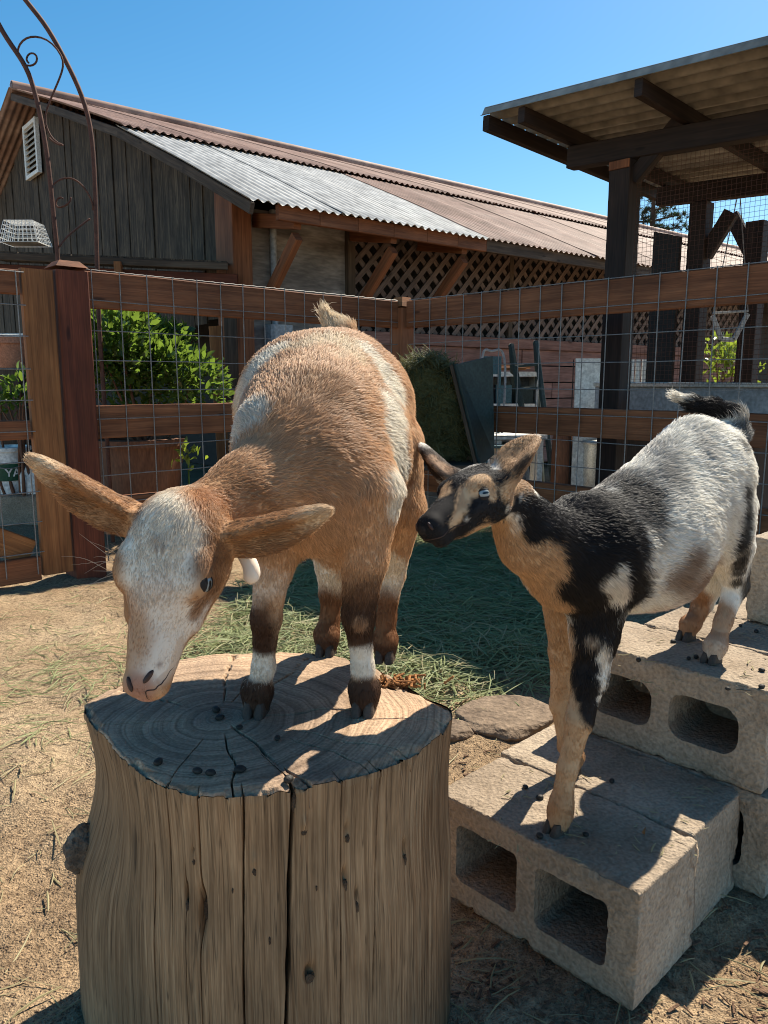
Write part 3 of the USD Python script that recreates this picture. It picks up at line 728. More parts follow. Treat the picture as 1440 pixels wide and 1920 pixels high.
# white wire cage on the lean-to roof
ck = at(48, 458, 5.9)
cg = thing('wire_cage', 'white wire cage sitting on the lean-to roof below the louvred vent', 'cage', ck)
cw, cd, chh = .145, .12, .15
corn = lambda sx, sy, k: ck + V(sx * cw * (1 - .28 * k), sy * cd * (1 - .2 * k), chh * k)
ms = []
for k in np.linspace(0, 1, 6):
    ms.append(tube([corn(-1, -1, k), corn(1, -1, k), corn(1, 1, k), corn(-1, 1, k), corn(-1, -1, k)], .0022, 4))
for t in np.linspace(-1, 1, 9):
    ms.append(tube([corn(t, -1, 0), corn(t, -1, 1), corn(t, 1, 1), corn(t, 1, 0)], .0022, 4))
    ms.append(tube([corn(-1, t, 0), corn(-1, t, 1), corn(1, t, 1), corn(1, t, 0)], .0022, 4))
put(cg, 'wire_body', join(ms), 'white_paint')
v, f = slab([corn(-.9, -.9, .0) + Z * .004, corn(.9, -.9, 0) + Z * .004, corn(.9, .9, 0) + Z * .004, corn(-.9, .9, 0) + Z * .004], .004, nrm=(0, 0, 1)); put(cg, 'tray', (v, f), 'white_paint')

# leaning boards in the dark opening
lb_ = thing('leaning_board', 'pale board leaning in the dark opening left of the barn corner', 'board', at(415, 800, 5.9) * V(1, 1, 0))
q0 = at(420, 800, 5.8) * V(1, 1, 0)
put(lb_, 'board', plank(q0, at(404, 612, 6.05), .025, .10), 'cedar_sunlit_tone')

# beyond the right fence -------------------------------------------------
def slabbox(t, name, px0, px1, py0, py1, y, th, m, z0=None, yaw=0.0):
    a, b = at(px0, py1, y), at(px1, py0, y)
    dx = (b[0] - a[0]); bot = a[2] if z0 is None else z0
    c = V((a[0] + b[0]) / 2, y, 0); d = V(math.cos(yaw), math.sin(yaw), 0) * dx / 2
    return put(t, name, slab([c - d + Z * bot, c + d + Z * bot, c + d + Z * b[2], c - d + Z * b[2]], th), m)
w1 = thing('white_board', 'upright white board left of the thick shelter post', 'board', at(1100, 760, 5.6) * V(1, 1, 0))
slabbox(w1, 'panel', 1077, 1128, 672, 760, 5.6, .02, 'white_paint', z0=.05)
slabbox(w1, 'edge', 1073, 1076.5, 674, 760, 5.6, .03, 'black_matt', z0=.05)
w2 = thing('white_crate', 'pale slatted white crate right of the thick shelter post', 'crate', at(1200, 715, 5.9) * V(1, 1, 0))
for k in range(6): slabbox(w2, 'slat', 1167 + k * 12, 1178 + k * 12, 674, 722, 5.9, .02, 'white_paint')
slabbox(w2, 'leg', 1170, 1176, 722, 800, 5.91, .03, 'old_timber', z0=0)
slabbox(w2, 'leg', 1228, 1234, 722, 800, 5.91, .03, 'old_timber', z0=0)
tr = thing('water_trough', 'long grey metal trough behind the right fence under the shelter', 'trough', at(1300, 760, 5.0) * V(1, 1, 0))
q0, q1 = at(1118, 722, 5.45), at(1470, 718, 4.35)
td = unit((q1 - q0) * V(1, 1, 0)); tn = V(-td[1], td[0], 0)
put(tr, 'front', plank(q0 * V(1, 1, 0) + Z * (q0[2] - .16), q1 * V(1, 1, 0) + Z * (q0[2] - .16), .02, .30), 'grey_metal')
put(tr, 'back', plank(q0 * V(1, 1, 0) + tn * .4 + Z * (q0[2] - .16), q1 * V(1, 1, 0) + tn * .4 + Z * (q0[2] - .16), .02, .30), 'grey_metal')
put(tr, 'rim', plank(q0 + Z * 0.005 - tn * .012, q1 * V(1, 1, 0) + Z * (q0[2] + .005) - tn * .012, .035, .03), 'galvanised')
put(tr, 'bottom', plank(q0 * V(1, 1, 0) + tn * .2 + Z * (q0[2] - .30), q1 * V(1, 1, 0) + tn * .2 + Z * (q0[2] - .30), .37, .02), 'grey_metal')
for s in (.15, .5, .85):
    q = (q0 + (q1 - q0) * s) * V(1, 1, 0) + tn * .2
    put(tr, 'leg', plank(q, q + Z * (q0[2] - .32), .3, .05, up=td), 'shelter_timber')
cn = atz(1128, 948, 0.0)
cn_y = cn[1]; rC = (1178 - 1080) / 2 / FOC * cn_y; hC = at(1128, 820, cn_y)[2]
tc = thing('metal_bin', 'ribbed galvanised metal bin with lid standing behind the right fence', 'bin', cn)
prof_ = [(0, 0), (rC * .86, 0), (rC * .9, .02)]
for k in range(9):
    t = .05 + .85 * k / 9; prof_ += [(rC * (.88 + .1 * t) + (.004 if k % 2 else 0), hC * t)]
prof_ += [(rC * .98, hC * .93), (0, hC * .93)]
put(tc, 'body', lathe(prof_, cn, 40), 'galvanised', smooth=20)
put(tc, 'lid', lathe([(rC * 1.04, hC * .92), (rC * 1.06, hC * .94), (rC * 1.02, hC * .97), (rC * .5, hC * 1.0), (0, hC * 1.01)], cn, 40), 'galvanised', smooth=30)
for s in (-1, 1):
    put(tc, 'handle', tube(spline([cn + V(s * rC * .97, -.05, hC * .75), cn + V(s * rC * 1.12, 0, hC * .72), cn + V(s * rC * .97, .05, hC * .75)], 12), .006, 6), 'galvanised', smooth=True)
lg = atz(1056, 946, 0.0)
lo = thing('log_post', 'short thick reddish log standing left of the metal bin', 'log', lg)
put(lo, 'log', lathe([(0, 0), (.105, 0), (.10, .1), (.098, .5), (.09, .53), (0, .53)], lg, 22), 'brown_tub', smooth=30)
# white dresser with planks on top, green folding ladder, teal chair
dr = thing('white_cabinet', 'open white cabinet with wooden planks on top behind the right fence', 'cabinet', at(965, 760, 6.3) * V(1, 1, 0))
y = 6.3
for px0, px1, py0, py1 in ((916, 923, 700, 815), (1004, 1011, 700, 815), ): slabbox(dr, 'side', px0, px1, py0, py1, y, .35, 'white_paint', z0=0)
slabbox(dr, 'top', 912, 1014, 697, 706, y - .02, .4, 'white_paint')
slabbox(dr, 'shelf', 923.5, 1003.5, 757, 764, y, .34, 'white_paint')
slabbox(dr, 'back', 923.5, 1003.5, 707, 800, y + .35, .02, 'grey_metal', z0=0)
slabbox(dr, 'basket', 930, 960, 722, 756, y + .02, .2, 'teal')
slabbox(dr, 'basket', 966, 1000, 728, 756, y + .02, .2, 'dark_green')
pkz = at(950, 696, y)[2]
for k, (xa, xb) in enumerate(((918, 984), (922, 992), (914, 976))):
    a, b = at(xa, 696, y + .06 + .1 * k), at(xb, 696, y + .06 + .1 * k); a[2] = b[2] = pkz + .02 + .012 * k
    put(dr, 'plank', plank(a, b, .09, .022), 'cedar_sunlit_tone')
ld_ = thing('folding_ladder', 'dark green folding ladder standing right of the white cabinet', 'ladder', at(990, 770, 6.0) * V(1, 1, 0))
for x0, y0, x1, y1, yy in ((958, 646, 986, 810, 6.0), (1004, 640, 1026, 815, 5.95), (958, 646, 966, 800, 6.5), (1004, 640, 1012, 800, 6.5)):
    a, b = at(x0, y0, 6.2), at(x1, y1, yy); b[2] = max(b[2], .0)
    e = b + (b - a) * ((0 - b[2]) / (b[2] - a[2])) if b[2] > .01 else b
    put(ld_, 'leg', plank(a, e, .03, .045), 'dark_green')
for t in (.25, .5, .75):
    a = at(958 + 28 * t, 646 + 164 * t, 6.2 - .2 * t); b = at(1004 + 22 * t, 640 + 175 * t, 6.2 - .25 * t)
    put(ld_, 'rung', plank(a, b, .05, .02), 'dark_green')
tcq = at(930, 720, 5.5)
ch_ = thing('teal_chair', 'teal metal garden chair left of the white cabinet, partly behind the feeder', 'chair', tcq * V(1, 1, 0))
a0_, a1_ = at(905, 668, 5.5), at(938, 668, 5.5)
put(ch_, 'backrest', slab([V(a0_[0], 5.5, at(0, 702, 5.5)[2]), V(a1_[0], 5.5, at(0, 702, 5.5)[2]), a1_, a0_], .015), 'teal')
zs = .48
put(ch_, 'seat', plank(V(a0_[0] - .02, 5.35, zs), V(a1_[0] + .1, 5.35, zs), .36, .02), 'teal')
for x_ in (a0_[0], a1_[0]):
    for y_ in (5.2, 5.5): put(ch_, 'leg', tube([V(x_, y_, 0), V(x_, y_, zs if y_ < 5.4 else a0_[2])], .01, 6), 'teal')
put(ch_, 'frame', tube(spline([V(a0_[0], 5.49, zs), V(a0_[0], 5.49, a0_[2] + .01), V((a0_[0] + a1_[0]) / 2, 5.49, a0_[2] + .035), V(a1_[0] + .02, 5.49, a0_[2] + .01), V(a1_[0] + .02, 5.49, zs)], 24), .009, 6), 'grey_metal')
# low white bench under the middle rail
bn = thing('white_bench', 'low white bench top showing under the middle rail right of the feeder', 'bench', at(965, 815, 5.4) * V(1, 1, 0))
qa, qb = at(920, 818, 5.4), at(1018, 816, 5.4)
put(bn, 'top', plank(qa, qb, .3, .03), 'white_paint')
for q in (qa + V(.04, 0, -.02), qb + V(-.04, 0, -.02)): put(bn, 'leg', plank(q * V(1, 1, 0), q, .25, .04, up=(1, 0, 0)), 'white_paint')
# plants and barrel at the far right
shrub('shrub', 'yellow green shrub in the yard seen right under the shelter roof', at(1365, 690, 7.2), V(.26, .22, .24), 320, .08, 'leaf_yellow', 21, stem_to=0)
bq = atz(1330, 800, 0.0); bq = at(1352, 800, 6.3) * V(1, 1, 0)
br = thing('dark_barrel', 'dark barrel below the yellow green shrub under the shelter', 'barrel', bq)
put(br, 'body', lathe([(0, 0), (.2, 0), (.225, .25), (.2, .66), (0, .66)], bq, 24), 'black_matt', smooth=35)
put(br, 'hoop', lathe([(.226, .3), (.229, .3), (.229, .34), (.225, .34)], bq, 24), 'rusty_iron')
fu_ = thing('hanging_funnel', 'pale funnel shaped frame hanging behind the mesh at the right', 'frame', at(1370, 640, 5.9))
pts = [at(1336, 592, 5.9), at(1352, 636, 5.9), at(1376, 637, 5.9), at(1402, 588, 5.9)]
for a, b in zip(pts[:-1], pts[1:]): put(fu_, 'bar', plank(a, b, .02, .035), 'grey_metal')
put(fu_, 'bar', plank(pts[0] + Z * .02, pts[-1] + Z * .02, .02, .02), 'grey_metal')
put(fu_, 'hook', tube([pts[0] + Z * .02, (pts[0] + pts[-1]) / 2 + Z * .9], .004, 5), 'wire')
put(fu_, 'hook', tube([pts[-1] + Z * .02, (pts[0] + pts[-1]) / 2 + Z * .9], .004, 5), 'wire')

# tall pine beyond the barn roof
def pine():
    rr = np.random.default_rng(14)
    b = at(1212, 600, 34.0); b[2] = 0
    top = at(1208, 318, 34.0)[2]
    t = thing('pine_tree', 'tall dark pine rising beyond the barn roof, seen through the shelter', 'tree', b)
    put(t, 'trunk', tube([b, b + Z * top * .5 + V(.1, 0, 0), b + Z * top * .97], [.32, .22, .04], 10), 'old_timber', smooth=True)
    vs, fs = [], []; limbs = []
    z = top * .35
    while z < top:
        k = (top - z) / top
        for _ in range(3):
            an = rr.uniform(0, 2 * np.pi); L = (.5 + 2.6 * k ** .7) * rr.uniform(.55, 1.15)
            d = V(math.cos(an), math.sin(an), rr.uniform(-.1, .35))
            p0 = b + Z * z; p1 = p0 + d * L
            limbs.append(tube([p0, (p0 + p1) / 2 + Z * .05, p1], [.05, .035, .012], 5))
            for c_ in range(int(7 + 9 * L)):
                s = rr.uniform(.3, 1.03); c = p0 + d * L * s + rr.normal(0, .12, 3)
                for q in range(26):
                    e = unit(rr.normal(0, 1, 3) + V(0, 0, .3)) * rr.uniform(.12, .26); w = unit(np.cross(e, rr.normal(0, 1, 3))) * .016
                    i = len(vs); vs += [c + w, c - w, c + e]; fs.append((i, i + 1, i + 2))
        z += rr.uniform(.35, .6)
    put(t, 'limb', join(limbs), 'old_timber', smooth=True)
    put(t, 'crown', (np.array(vs), np.array(fs)), 'needle', kind='stuff')
pine()

# ------------------------------------------------------------------ hay feeder hung on the right fence
def straw(n, pos, rr, L=(.05, .16), w=.0022, flat=.25, yaw=None, curl=.25):
    """bent stalks: three-segment flat blades with a little keel"""
    vs, fs = [], []
    for i in range(n):
        l = rr.uniform(*L); an = rr.uniform(0, 2 * np.pi)
        d = unit(V(math.cos(an), math.sin(an), rr.normal(0, flat))); s = unit(np.cross(d, V(rr.normal(0, .3), rr.normal(0, .3), 1)))
        up = np.cross(s, d); k = rr.normal(0, curl); kw = rr.normal(0, curl * .7); p = pos[i]; b = len(vs); ww = w * rr.uniform(.5, 1.4)
        for j, t in enumerate((-.5, -.17, .17, .5)):
            c = p + d * l * t + up * (k * l * (t * t - .25)) + s * kw * l * (t * t)
            e = ww * (1 if j in (1, 2) else .6)
            vs += [c - s * e, c + up * e * .7, c + s * e]
        for j in range(3):
            o = b + 3 * j
            fs += [(o, o + 1, o + 4), (o, o + 4, o + 3), (o + 1, o + 2, o + 5), (o + 1, o + 5, o + 4)]
    return np.array(vs), np.array(fs)
def straw_mat(name, cols, tr):
    mat(name, {'g': ('geometry', {}), 'r': ('rgb_ramp', {'ramp': cols}), 'p': ('principled_bsdf', {'roughness': .6, 'specular_ior_level': .3}), 't': ('translucent_bsdf', {'color': tr}), 'm': ('mix_closure', {'fac': .2})},
        [('g.random_per_island', 'r.fac'), ('r.color', 'p.base_color'), ('p.BSDF', 'm.closure1'), ('t.BSDF', 'm.closure2')], surface='m.closure')
straw_mat('hay_green', [(0, (.22, .25, .11)), (.35, (.40, .41, .18)), (.7, (.56, .52, .28)), (1, (.74, .63, .38))], (.40, .40, .17))
straw_mat('straw_dry', [(0, (.30, .26, .14)), (.5, (.46, .40, .22)), (1, (.62, .55, .34))], (.4, .35, .18))
straw_mat('hay_bale', [(0, (.13, .13, .055)), (.5, (.24, .225, .095)), (1, (.40, .35, .17))], (.16, .16, .06))
rgh('hay_core', [(.3, (.07, .07, .028)), (.7, (.14, .135, .055))], 30, bump=.8, dist=.02)
rr = np.random.default_rng(31)
hq = at(812, 760, 4.45)
hy = thing('hay_feeder', 'dark green panelled hay rack hung inside the fence right of corner post', 'hay rack', hq)
fd0, fd1 = at(850, 684, 4.25), at(918, 668, 4.42)
fd2, fd3 = at(921, 852, 4.42), at(896, 872, 4.25)
put(hy, 'end_panel', slab([fd0, fd1, fd2, fd3], .025), 'dark_green')
put(hy, 'panel_edge', plank(fd0 + V(-.012, -.006, 0), fd3 + V(-.012, -.006, 0), .016, .02, up=(1, 0, 0)), 'old_timber')
zt, zb_ = at(812, 690, 4.45)[2], at(812, 862, 4.45)[2]
put(hy, 'base_board', plank(at(750, 872, 4.35), at(893, 872, 4.30), .3, .03), 'old_timber')
put(hy, 'back_board', plank(at(745, 775, 4.68), at(900, 775, 4.55), .02, .5), 'black_matt')
ha = thing('hay_heap', 'dark green brown hay heaped in the rack above its base board', 'hay', hq)
def hay_pt(m):
    o = []
    while len(o) < m:
        u, w, t = rr.uniform(0, 1), rr.uniform(-1, 1), rr.uniform(0, 1) ** .8
        px = 748 + (104 + 36 * t) * u; topy = 690 - 28 * math.sin(u * 3.1) ** .7
        py = topy + (858 - topy) * t
        o.append(at(px, py, 4.42 + .13 * w * (1 - .3 * t)))
    return np.array(o)
pc = hay_pt(900)
core = trimesh.convex.convex_hull(pc); core.apply_translation(-core.centroid); core.apply_scale(.9); core.apply_translation(pc.mean(0))
put(ha, 'core', tm(core.subdivide().subdivide()), 'hay_core')
hp = hay_pt(9000)
put(ha, 'stalks', straw(9000, hp, rr, (.06, .20), .0024, .6), 'hay_bale', kind='stuff')
# ------------------------------------------------------------------ tree stump
ST = .46
top_px = [(150, 240), (175, 275), (235, 345), (310, 420), (400, 480), (540, 527), (680, 523), (860, 500), (1000, 470), (1150, 430), (1280, 360), (1355, 240), (1262, 212), (1180, 158), (1000, 88), (850, 74), (700, 74), (500, 86), (330, 148), (200, 212)]
out = np.array([atz(60 + x * .5833, 1180 + y * .5833, ST)[:2] for x, y in top_px])
SC = (out.max(0) + out.min(0)) / 2
oth = np.arctan2(out[:, 1] - SC[1], out[:, 0] - SC[0]); orr = np.hypot(*(out - SC).T)
k = np.argsort(oth); oth, orr = oth[k], orr[k]
def rad_top(th):
    th = (th + np.pi) % (2 * np.pi) - np.pi
    e = np.concatenate([oth - 2 * np.pi, oth, oth + 2 * np.pi]); r = np.concatenate([orr] * 3)
    return np.interp(th, e, r)
tt = np.linspace(-np.pi, np.pi, 721)[:-1]
sm = rad_top(tt); ker = np.hanning(31); ker /= ker.sum()
sm = np.convolve(np.concatenate([sm[-15:], sm, sm[:15]]), ker, 'valid')
rad_s = lambda th: np.interp((th + np.pi) % (2 * np.pi) - np.pi, np.append(tt, np.pi), np.append(sm, sm[0]))
print('stump centre', SC, 'mean radius', sm.mean())
PITH = atz(415, 1345, ST)[:2]
mat('stump_top', {
    'g': ('geometry', {}), 'm': ('mapping', {'location': (-PITH[0], -PITH[1], 0)}),
    'nd': ('noise_texture', {'scale': 5.0, 'detail': 3.0}), 'nm': ('math', {'math_type': 'multiply_add', 'value2': .06, 'value3': -.03}),
    's': ('separate_xyz', {}), 'x2': ('math', {'math_type': 'multiply'}), 'y2': ('math', {'math_type': 'multiply'}), 'xy': ('math', {'math_type': 'add'}), 'rt': ('math', {'math_type': 'sqrt'}), 'ra': ('math', {'math_type': 'add'}),
    'c': ('combine_xyz', {}), 'wn': ('noise_texture', {'scale': 190.0, 'detail': 2.0}), 'wn2': ('noise_texture', {'scale': 60.0, 'detail': 2.0}),
    'rr': ('rgb_ramp', {'ramp': [(.36, (.68, .65, .62)), (.52, (1, 1, 1)), (.62, (1.06, 1.05, 1.03))]}), 'rr2': ('rgb_ramp', {'ramp': [(.35, (.72, .7, .68)), (.6, (1.05, 1.05, 1.05))]}),
    'n': ('noise_texture', {'scale': 4.5, 'detail': 5.0, 'roughness': .6}), 'rb': ('rgb_ramp', {'ramp': [(.32, (.21, .15, .11)), (.46, (.34, .24, .165)), (.58, (.46, .32, .21)), (.74, (.54, .35, .225))]}),
    'f': ('noise_texture', {'scale': 220.0, 'detail': 3.0}), 'fr': ('rgb_ramp', {'ramp': [(.3, (.7, .7, .7)), (.7, (1.1, 1.1, 1.1))]}),
    'a': ('mix', {'mix_type': 'multiply', 'fac': 1.0}), 'b': ('mix', {'mix_type': 'multiply', 'fac': 1.0}), 'd': ('mix', {'mix_type': 'multiply', 'fac': 1.0}),
    'h': ('math', {'math_type': 'add'}), 'bm': ('bump', {'strength': .55, 'distance': .004}), 'p': ('principled_bsdf', {'roughness': .9, 'specular_ior_level': .2})},
    [('g.position', 'm.vector'), ('m.vector', 's.vector'), ('g.position', 'nd.vector'), ('nd.fac', 'nm.value1'), ('s.x', 'x2.value1'), ('s.x', 'x2.value2'), ('s.y', 'y2.value1'), ('s.y', 'y2.value2'), ('x2.value', 'xy.value1'), ('y2.value', 'xy.value2'), ('xy.value', 'rt.value1'),
     ('rt.value', 'ra.value1'), ('nm.value', 'ra.value2'), ('ra.value', 'c.x'), ('c.vector', 'wn.vector'), ('c.vector', 'wn2.vector'), ('wn.fac', 'rr.fac'), ('wn2.fac', 'rr2.fac'), ('g.position', 'n.vector'), ('n.fac', 'rb.fac'), ('g.position', 'f.vector'), ('f.fac', 'fr.fac'),
     ('rb.color', 'a.color1'), ('rr.color', 'a.color2'), ('a.color', 'b.color1'), ('rr2.color', 'b.color2'), ('b.color', 'd.color1'), ('fr.color', 'd.color2'), ('d.color', 'p.base_color'), ('wn.fac', 'h.value1'), ('f.fac', 'h.value2'), ('h.value', 'bm.height'), ('bm.normal', 'p.normal')])
stp = thing('tree_stump', 'big weathered sawn tree stump with split sides under the brown goat', 'stump', V(SC[0], SC[1], 0))
rs = np.random.default_rng(77)
front = np.linspace(-np.pi * 1.04, np.pi * .04, 1250); backp = np.linspace(np.pi * .04, np.pi * .96, 151)[1:-1]
TH = np.concatenate([front, backp]); nT = len(TH)
ang = lambda px, py: math.atan2(*(onplane(px, py, V(SC[0], SC[1] - .23, 0), V(0, 1, 0)) - V(SC[0], SC[1], 0))[[1, 0]])
# main splits from the photo: (photo x at the rim, photo x lower down, width in metres, depth, top z, bottom z)
def th_of(px):
    x = (px - 720) / FOC * (SC[1] - .2); return math.acos(np.clip((x - SC[0]) / .275, -.999, .999)) * -1
cracks = [(566, 518, .0055, .045, 1, -.1), (446, 425, .0022, .012, 1, .05), (335, 322, .0014, .008, 1, .0), (243, 240, .0012, .008, 1, .22), (183, 170, .0022, .014, .8, -.1), (683, 668, .0013, .007, 1, .1), (765, 735, .0014, .008, 1, .15), (290, 280, .0010, .006, .8, -.1)]
def rough_side(th, z):
    """radius of the stump's skin at angle th, height z (arrays)"""
    t = 1 - z / ST
    r = rad_s(th) * (1 - .02 * np.sin(np.clip(t * 2.2, 0, 1) * np.pi) + .012 * t ** 2)
    left = np.exp(-((((th - math.radians(-172) + np.pi) % (2 * np.pi)) - np.pi) / .55) ** 2)
    r += left * (.030 / (1 + np.exp(-(.25 - z) / .03))) - left * .012 * np.exp(-((z - .37) / .08) ** 2)
    q = np.stack([np.cos(th) * 26, np.sin(th) * 26, z * 2.2], -1)
    r += .0032 * (meshkit.fbm(q, 3, 3) - .5)
    q = np.stack([np.cos(th) * 90, np.sin(th) * 90, z * 5], -1)
    r += .0024 * (meshkit.fbm(q, 3, 4) - .5)
    for x0, x1, w, d, zt, zb in cracks:
        a0, a1 = th_of(x0), th_of(x1)
        wob = .012 * (meshkit.noise(np.stack([z * 9, np.full_like(z, x0 * .37), np.zeros_like(z)], -1), 5) - .5)
        c = a0 + (a1 - a0) * np.clip((ST - z) / ST, 0, 1) + wob
        fade = np.clip((zt * ST + .001 - z) / .03 + (zt >= 1), 0, 1) * np.clip((z - zb) / .05, 0, 1)
        dd = (((th - c + np.pi) % (2 * np.pi)) - np.pi) * .275
        w = w * .45 * (.6 + .8 * meshkit.noise(np.stack([z * 30, np.full_like(z, x0 * .7), 0 * z], -1), 6))
        r -= d * fade * np.exp(-(dd / w) ** 4)
    for px, py, w, h, d in ((333, 1770, .006, .028, .02), (288, 1745, .003, .014, .010), (690, 1735, .004, .010, .008), (715, 1780, .002, .008, .006), (592, 1605, .004, .005, -.005), (468, 1665, .004, .006, -.004), (570, 1550, .005, .014, .006), (696, 1640, .003, .007, .005), (820, 1730, .003, .01, .01), (597, 1905, .008, .01, .012), (315, 1650, .002, .004, .004), (812, 1535, .004, .02, .007)):
        a = th_of(px); zz = onplane(px, py, V(0, SC[1] - .27, 0), V(0, 1, 0))[2]
        dd = (((th - a + np.pi) % (2 * np.pi)) - np.pi) * .275
        r -= d * np.exp(-(dd / w) ** 2 - ((z - zz) / h) ** 2)
    return r
zs = np.concatenate([np.linspace(-.03, ST - .006, 90)])
Tg, Zg = np.meshgrid(TH, zs)
Rg = rough_side(Tg, Zg)
side_v = np.stack([SC[0] + Rg * np.cos(Tg), SC[1] + Rg * np.sin(Tg), Zg], -1)
def top_z(x, y, th, rn):
    """height of the sawn face; saw marks, checks and a worn dip"""
    z = ST + .006 * (meshkit.fbm(np.stack([x * 9, y * 9, 0 * x], -1), 3, 6) - .5) + .0022 * (meshkit.fbm(np.stack([x * 120, y * 40, 0 * x], -1), 2, 8) - .5)
    dx, dy = x - PITH[0], y - PITH[1]; pr_ = np.hypot(dx, dy); pa = np.arctan2(dy, dx)
    for a, r0, r1, w, d in checks:
        wob = .10 * (meshkit.noise(np.stack([pr_ * 22, 0 * pr_ + a * 7, 0 * pr_], -1), 9) - .5)
        dd = (((pa - a - wob + np.pi) % (2 * np.pi)) - np.pi) * pr_
        z -= d * np.exp(-(dd / (w * .45)) ** 4) * np.clip((pr_ - r0) / .02, 0, 1) * np.clip((r1 - pr_) / .03, 0, 1)
    # left edge worn and ragged, rotted pocket at the back right
    z -= .012 * np.clip((rn - .93) / .07, 0, 1) * np.clip((meshkit.noise(np.stack([np.cos(th) * 9, np.sin(th) * 9, 0 * th], -1), 12) - .45) * 3, 0, 1)
    rot = atz(738, 1277, ST)[:2]
    z -= .02 * np.exp(-(((x - rot[0]) / .03) ** 2 + ((y - rot[1]) / .02) ** 2)) * (meshkit.fbm(np.stack([x * 90, y * 90, 0 * x], -1), 3, 15) * 1.6)
    return z
pang = lambda px, py: math.atan2(*(atz(px, py, ST)[:2] - PITH)[::-1])
pdis = lambda px, py: float(np.hypot(*(atz(px, py, ST)[:2] - PITH)))
checks = [(pang(560, 1460), .03, .5, .0035, .03), (pang(445, 1470), .05, .5, .002, .02), (pang(620, 1410), .12, .30, .002, .015), (pang(700, 1400), .10, .33, .0016, .012), (pang(560, 1250), .06, .5, .0016, .012), (pang(430, 1235), .05, .5, .0014, .012), (pang(640, 1330), .04, .2, .003, .02), (pang(200, 1360), .05, .4, .0016, .012), (pang(260, 1300), .06, .4, .0014, .01), (pang(770, 1350), .18, .5, .0016, .012), (pang(330, 1440), .06, .3, .0014, .01), (pang(500, 1230), .05, .5, .0012, .01)]
rn = np.concatenate([np.linspace(.0, .92, 62), np.linspace(.93, 1, 10)])
T2, R2 = np.meshgrid(TH, rn)
Rrim = rough_side(TH, np.full(nT, ST - .006))
cx, cy = PITH
rimx, rimy = SC[0] + Rrim * np.cos(TH), SC[1] + Rrim * np.sin(TH)
X2 = cx + (rimx - cx)[None] * R2; Y2 = cy + (rimy - cy)[None] * R2
Z2 = top_z(X2, Y2, T2, R2)
Z2 = np.where(R2 > .985, np.minimum(Z2, Z2) - .003 * (R2 - .985) / .015, Z2)
def wrap_grid(v, flip=False):
    m, n = v.shape[:2]; i, j = np.meshgrid(np.arange(m - 1), np.arange(n), indexing='ij'); j2 = (j + 1) % n
    f = np.stack([i * n + j, i * n + j2, (i + 1) * n + j2, (i + 1) * n + j], -1).reshape(-1, 4)
    return v.reshape(-1, 3), (f[:, ::-1] if flip else f)
side_v = np.concatenate([side_v, np.stack([rimx, rimy, Z2[-1] - .0008], -1)[None]])
uvs = np.stack([side_v[..., 2], np.broadcast_to(TH[None] * .275, side_v.shape[:2])], -1).reshape(-1, 2) + V(11.3, 4.2)
sv, sf = wrap_grid(side_v)
put(stp, 'trunk', (sv, sf, uvs), 'stump_side', smooth=True)
tv2, tf2 = wrap_grid(np.stack([X2, Y2, Z2], -1), True)
tf2 = tf2[:, ::-1] if np.cross(tv2[tf2[nT * 30, 1]] - tv2[tf2[nT * 30, 0]], tv2[tf2[nT * 30, 2]] - tv2[tf2[nT * 30, 0]])[2] < 0 else tf2
put(stp, 'cut_top', (tv2, tf2), 'stump_top', smooth=True)
# scars and knots in the side; shade of deep hollows painted as dark insets
rgh('scar_hollow_shade', [(.3, (.035, .022, .014)), (.7, (.10, .065, .04))], 60, rough=.95, bump=.6)
for i, (px, py, w, h_) in enumerate(((333, 1770, .0045, .022), (290, 1748, .003, .010), (692, 1735, .0042, .009), (716, 1782, .0018, .008), (468, 1668, .003, .005), (570, 1548, .0035, .012), (698, 1640, .0030, .006), (600, 1895, .007, .009), (315, 1650, .0016, .004), (592, 1605, .0036, .004), (822, 1732, .0025, .008), (500, 1800, .0014, .006), (412, 1700, .0012, .004), (620, 1720, .0013, .004))):
    th0 = th_of(px); z0 = onplane(px, py, V(0, SC[1] - .25, 0), V(0, 1, 0))[2]
    r0 = float(rough_side(np.array([th0]), np.array([z0]))[0]); c0 = V(SC[0] + r0 * math.cos(th0), SC[1] + r0 * math.sin(th0), z0); n0 = V(math.cos(th0), math.sin(th0), 0)
    m0 = trimesh.creation.icosphere(3, 1.0); v0 = np.array(m0.vertices); v0 = v0 * (1 + .9 * (meshkit.fbm(v0 * 2.3 + i * 5, 3, i) - .5))[:, None]
    put(stp, 'knot_shade_inset', (c0 - n0 * .001 + np.outer(v0[:, 0] * .0022, n0) + np.outer(v0[:, 1] * w, V(-n0[1], n0[0], 0)) + np.outer(v0[:, 2] * h_, Z), np.array(m0.faces)), 'scar_hollow_shade', smooth=True)
# broken branch stub on the left
kb = V(SC[0], SC[1], 0) + V(math.cos(math.radians(-178)) * .266, math.sin(math.radians(-178)) * .266, .250)
kn = trimesh.creation.icosphere(4, 1.0); kv = np.array(kn.vertices)
kd = unit(V(-.95, -.25, .35)); kd, ka, kbn = frame(kd)
kr = 1 + .5 * (meshkit.fbm(kv * 2.1 + 4, 4, 5) - .5)
kvw = kb + np.outer(kv[:, 0] * kr * .026, kd) + np.outer(kv[:, 1] * kr * .024, ka) + np.outer(kv[:, 2] * kr * .036, kbn)
rgh('dirt_rock', [(.3, (.10, .07, .048)), (.7, (.24, .175, .12))], 12, rough=.97, bump=.8, fine=70)
rgh('bark_red', [(.3, (.07, .036, .022)), (.7, (.20, .12, .072))], 50, rough=.95, bump=.4)
rgh('bark', [(.3, (.05, .035, .025)), (.55, (.14, .10, .07)), (.75, (.26, .21, .16))], 30, rough=.95, bump=.7, fine=120)
put(stp, 'branch_stub', (kvw, np.array(kn.faces)), 'bark', smooth=True)
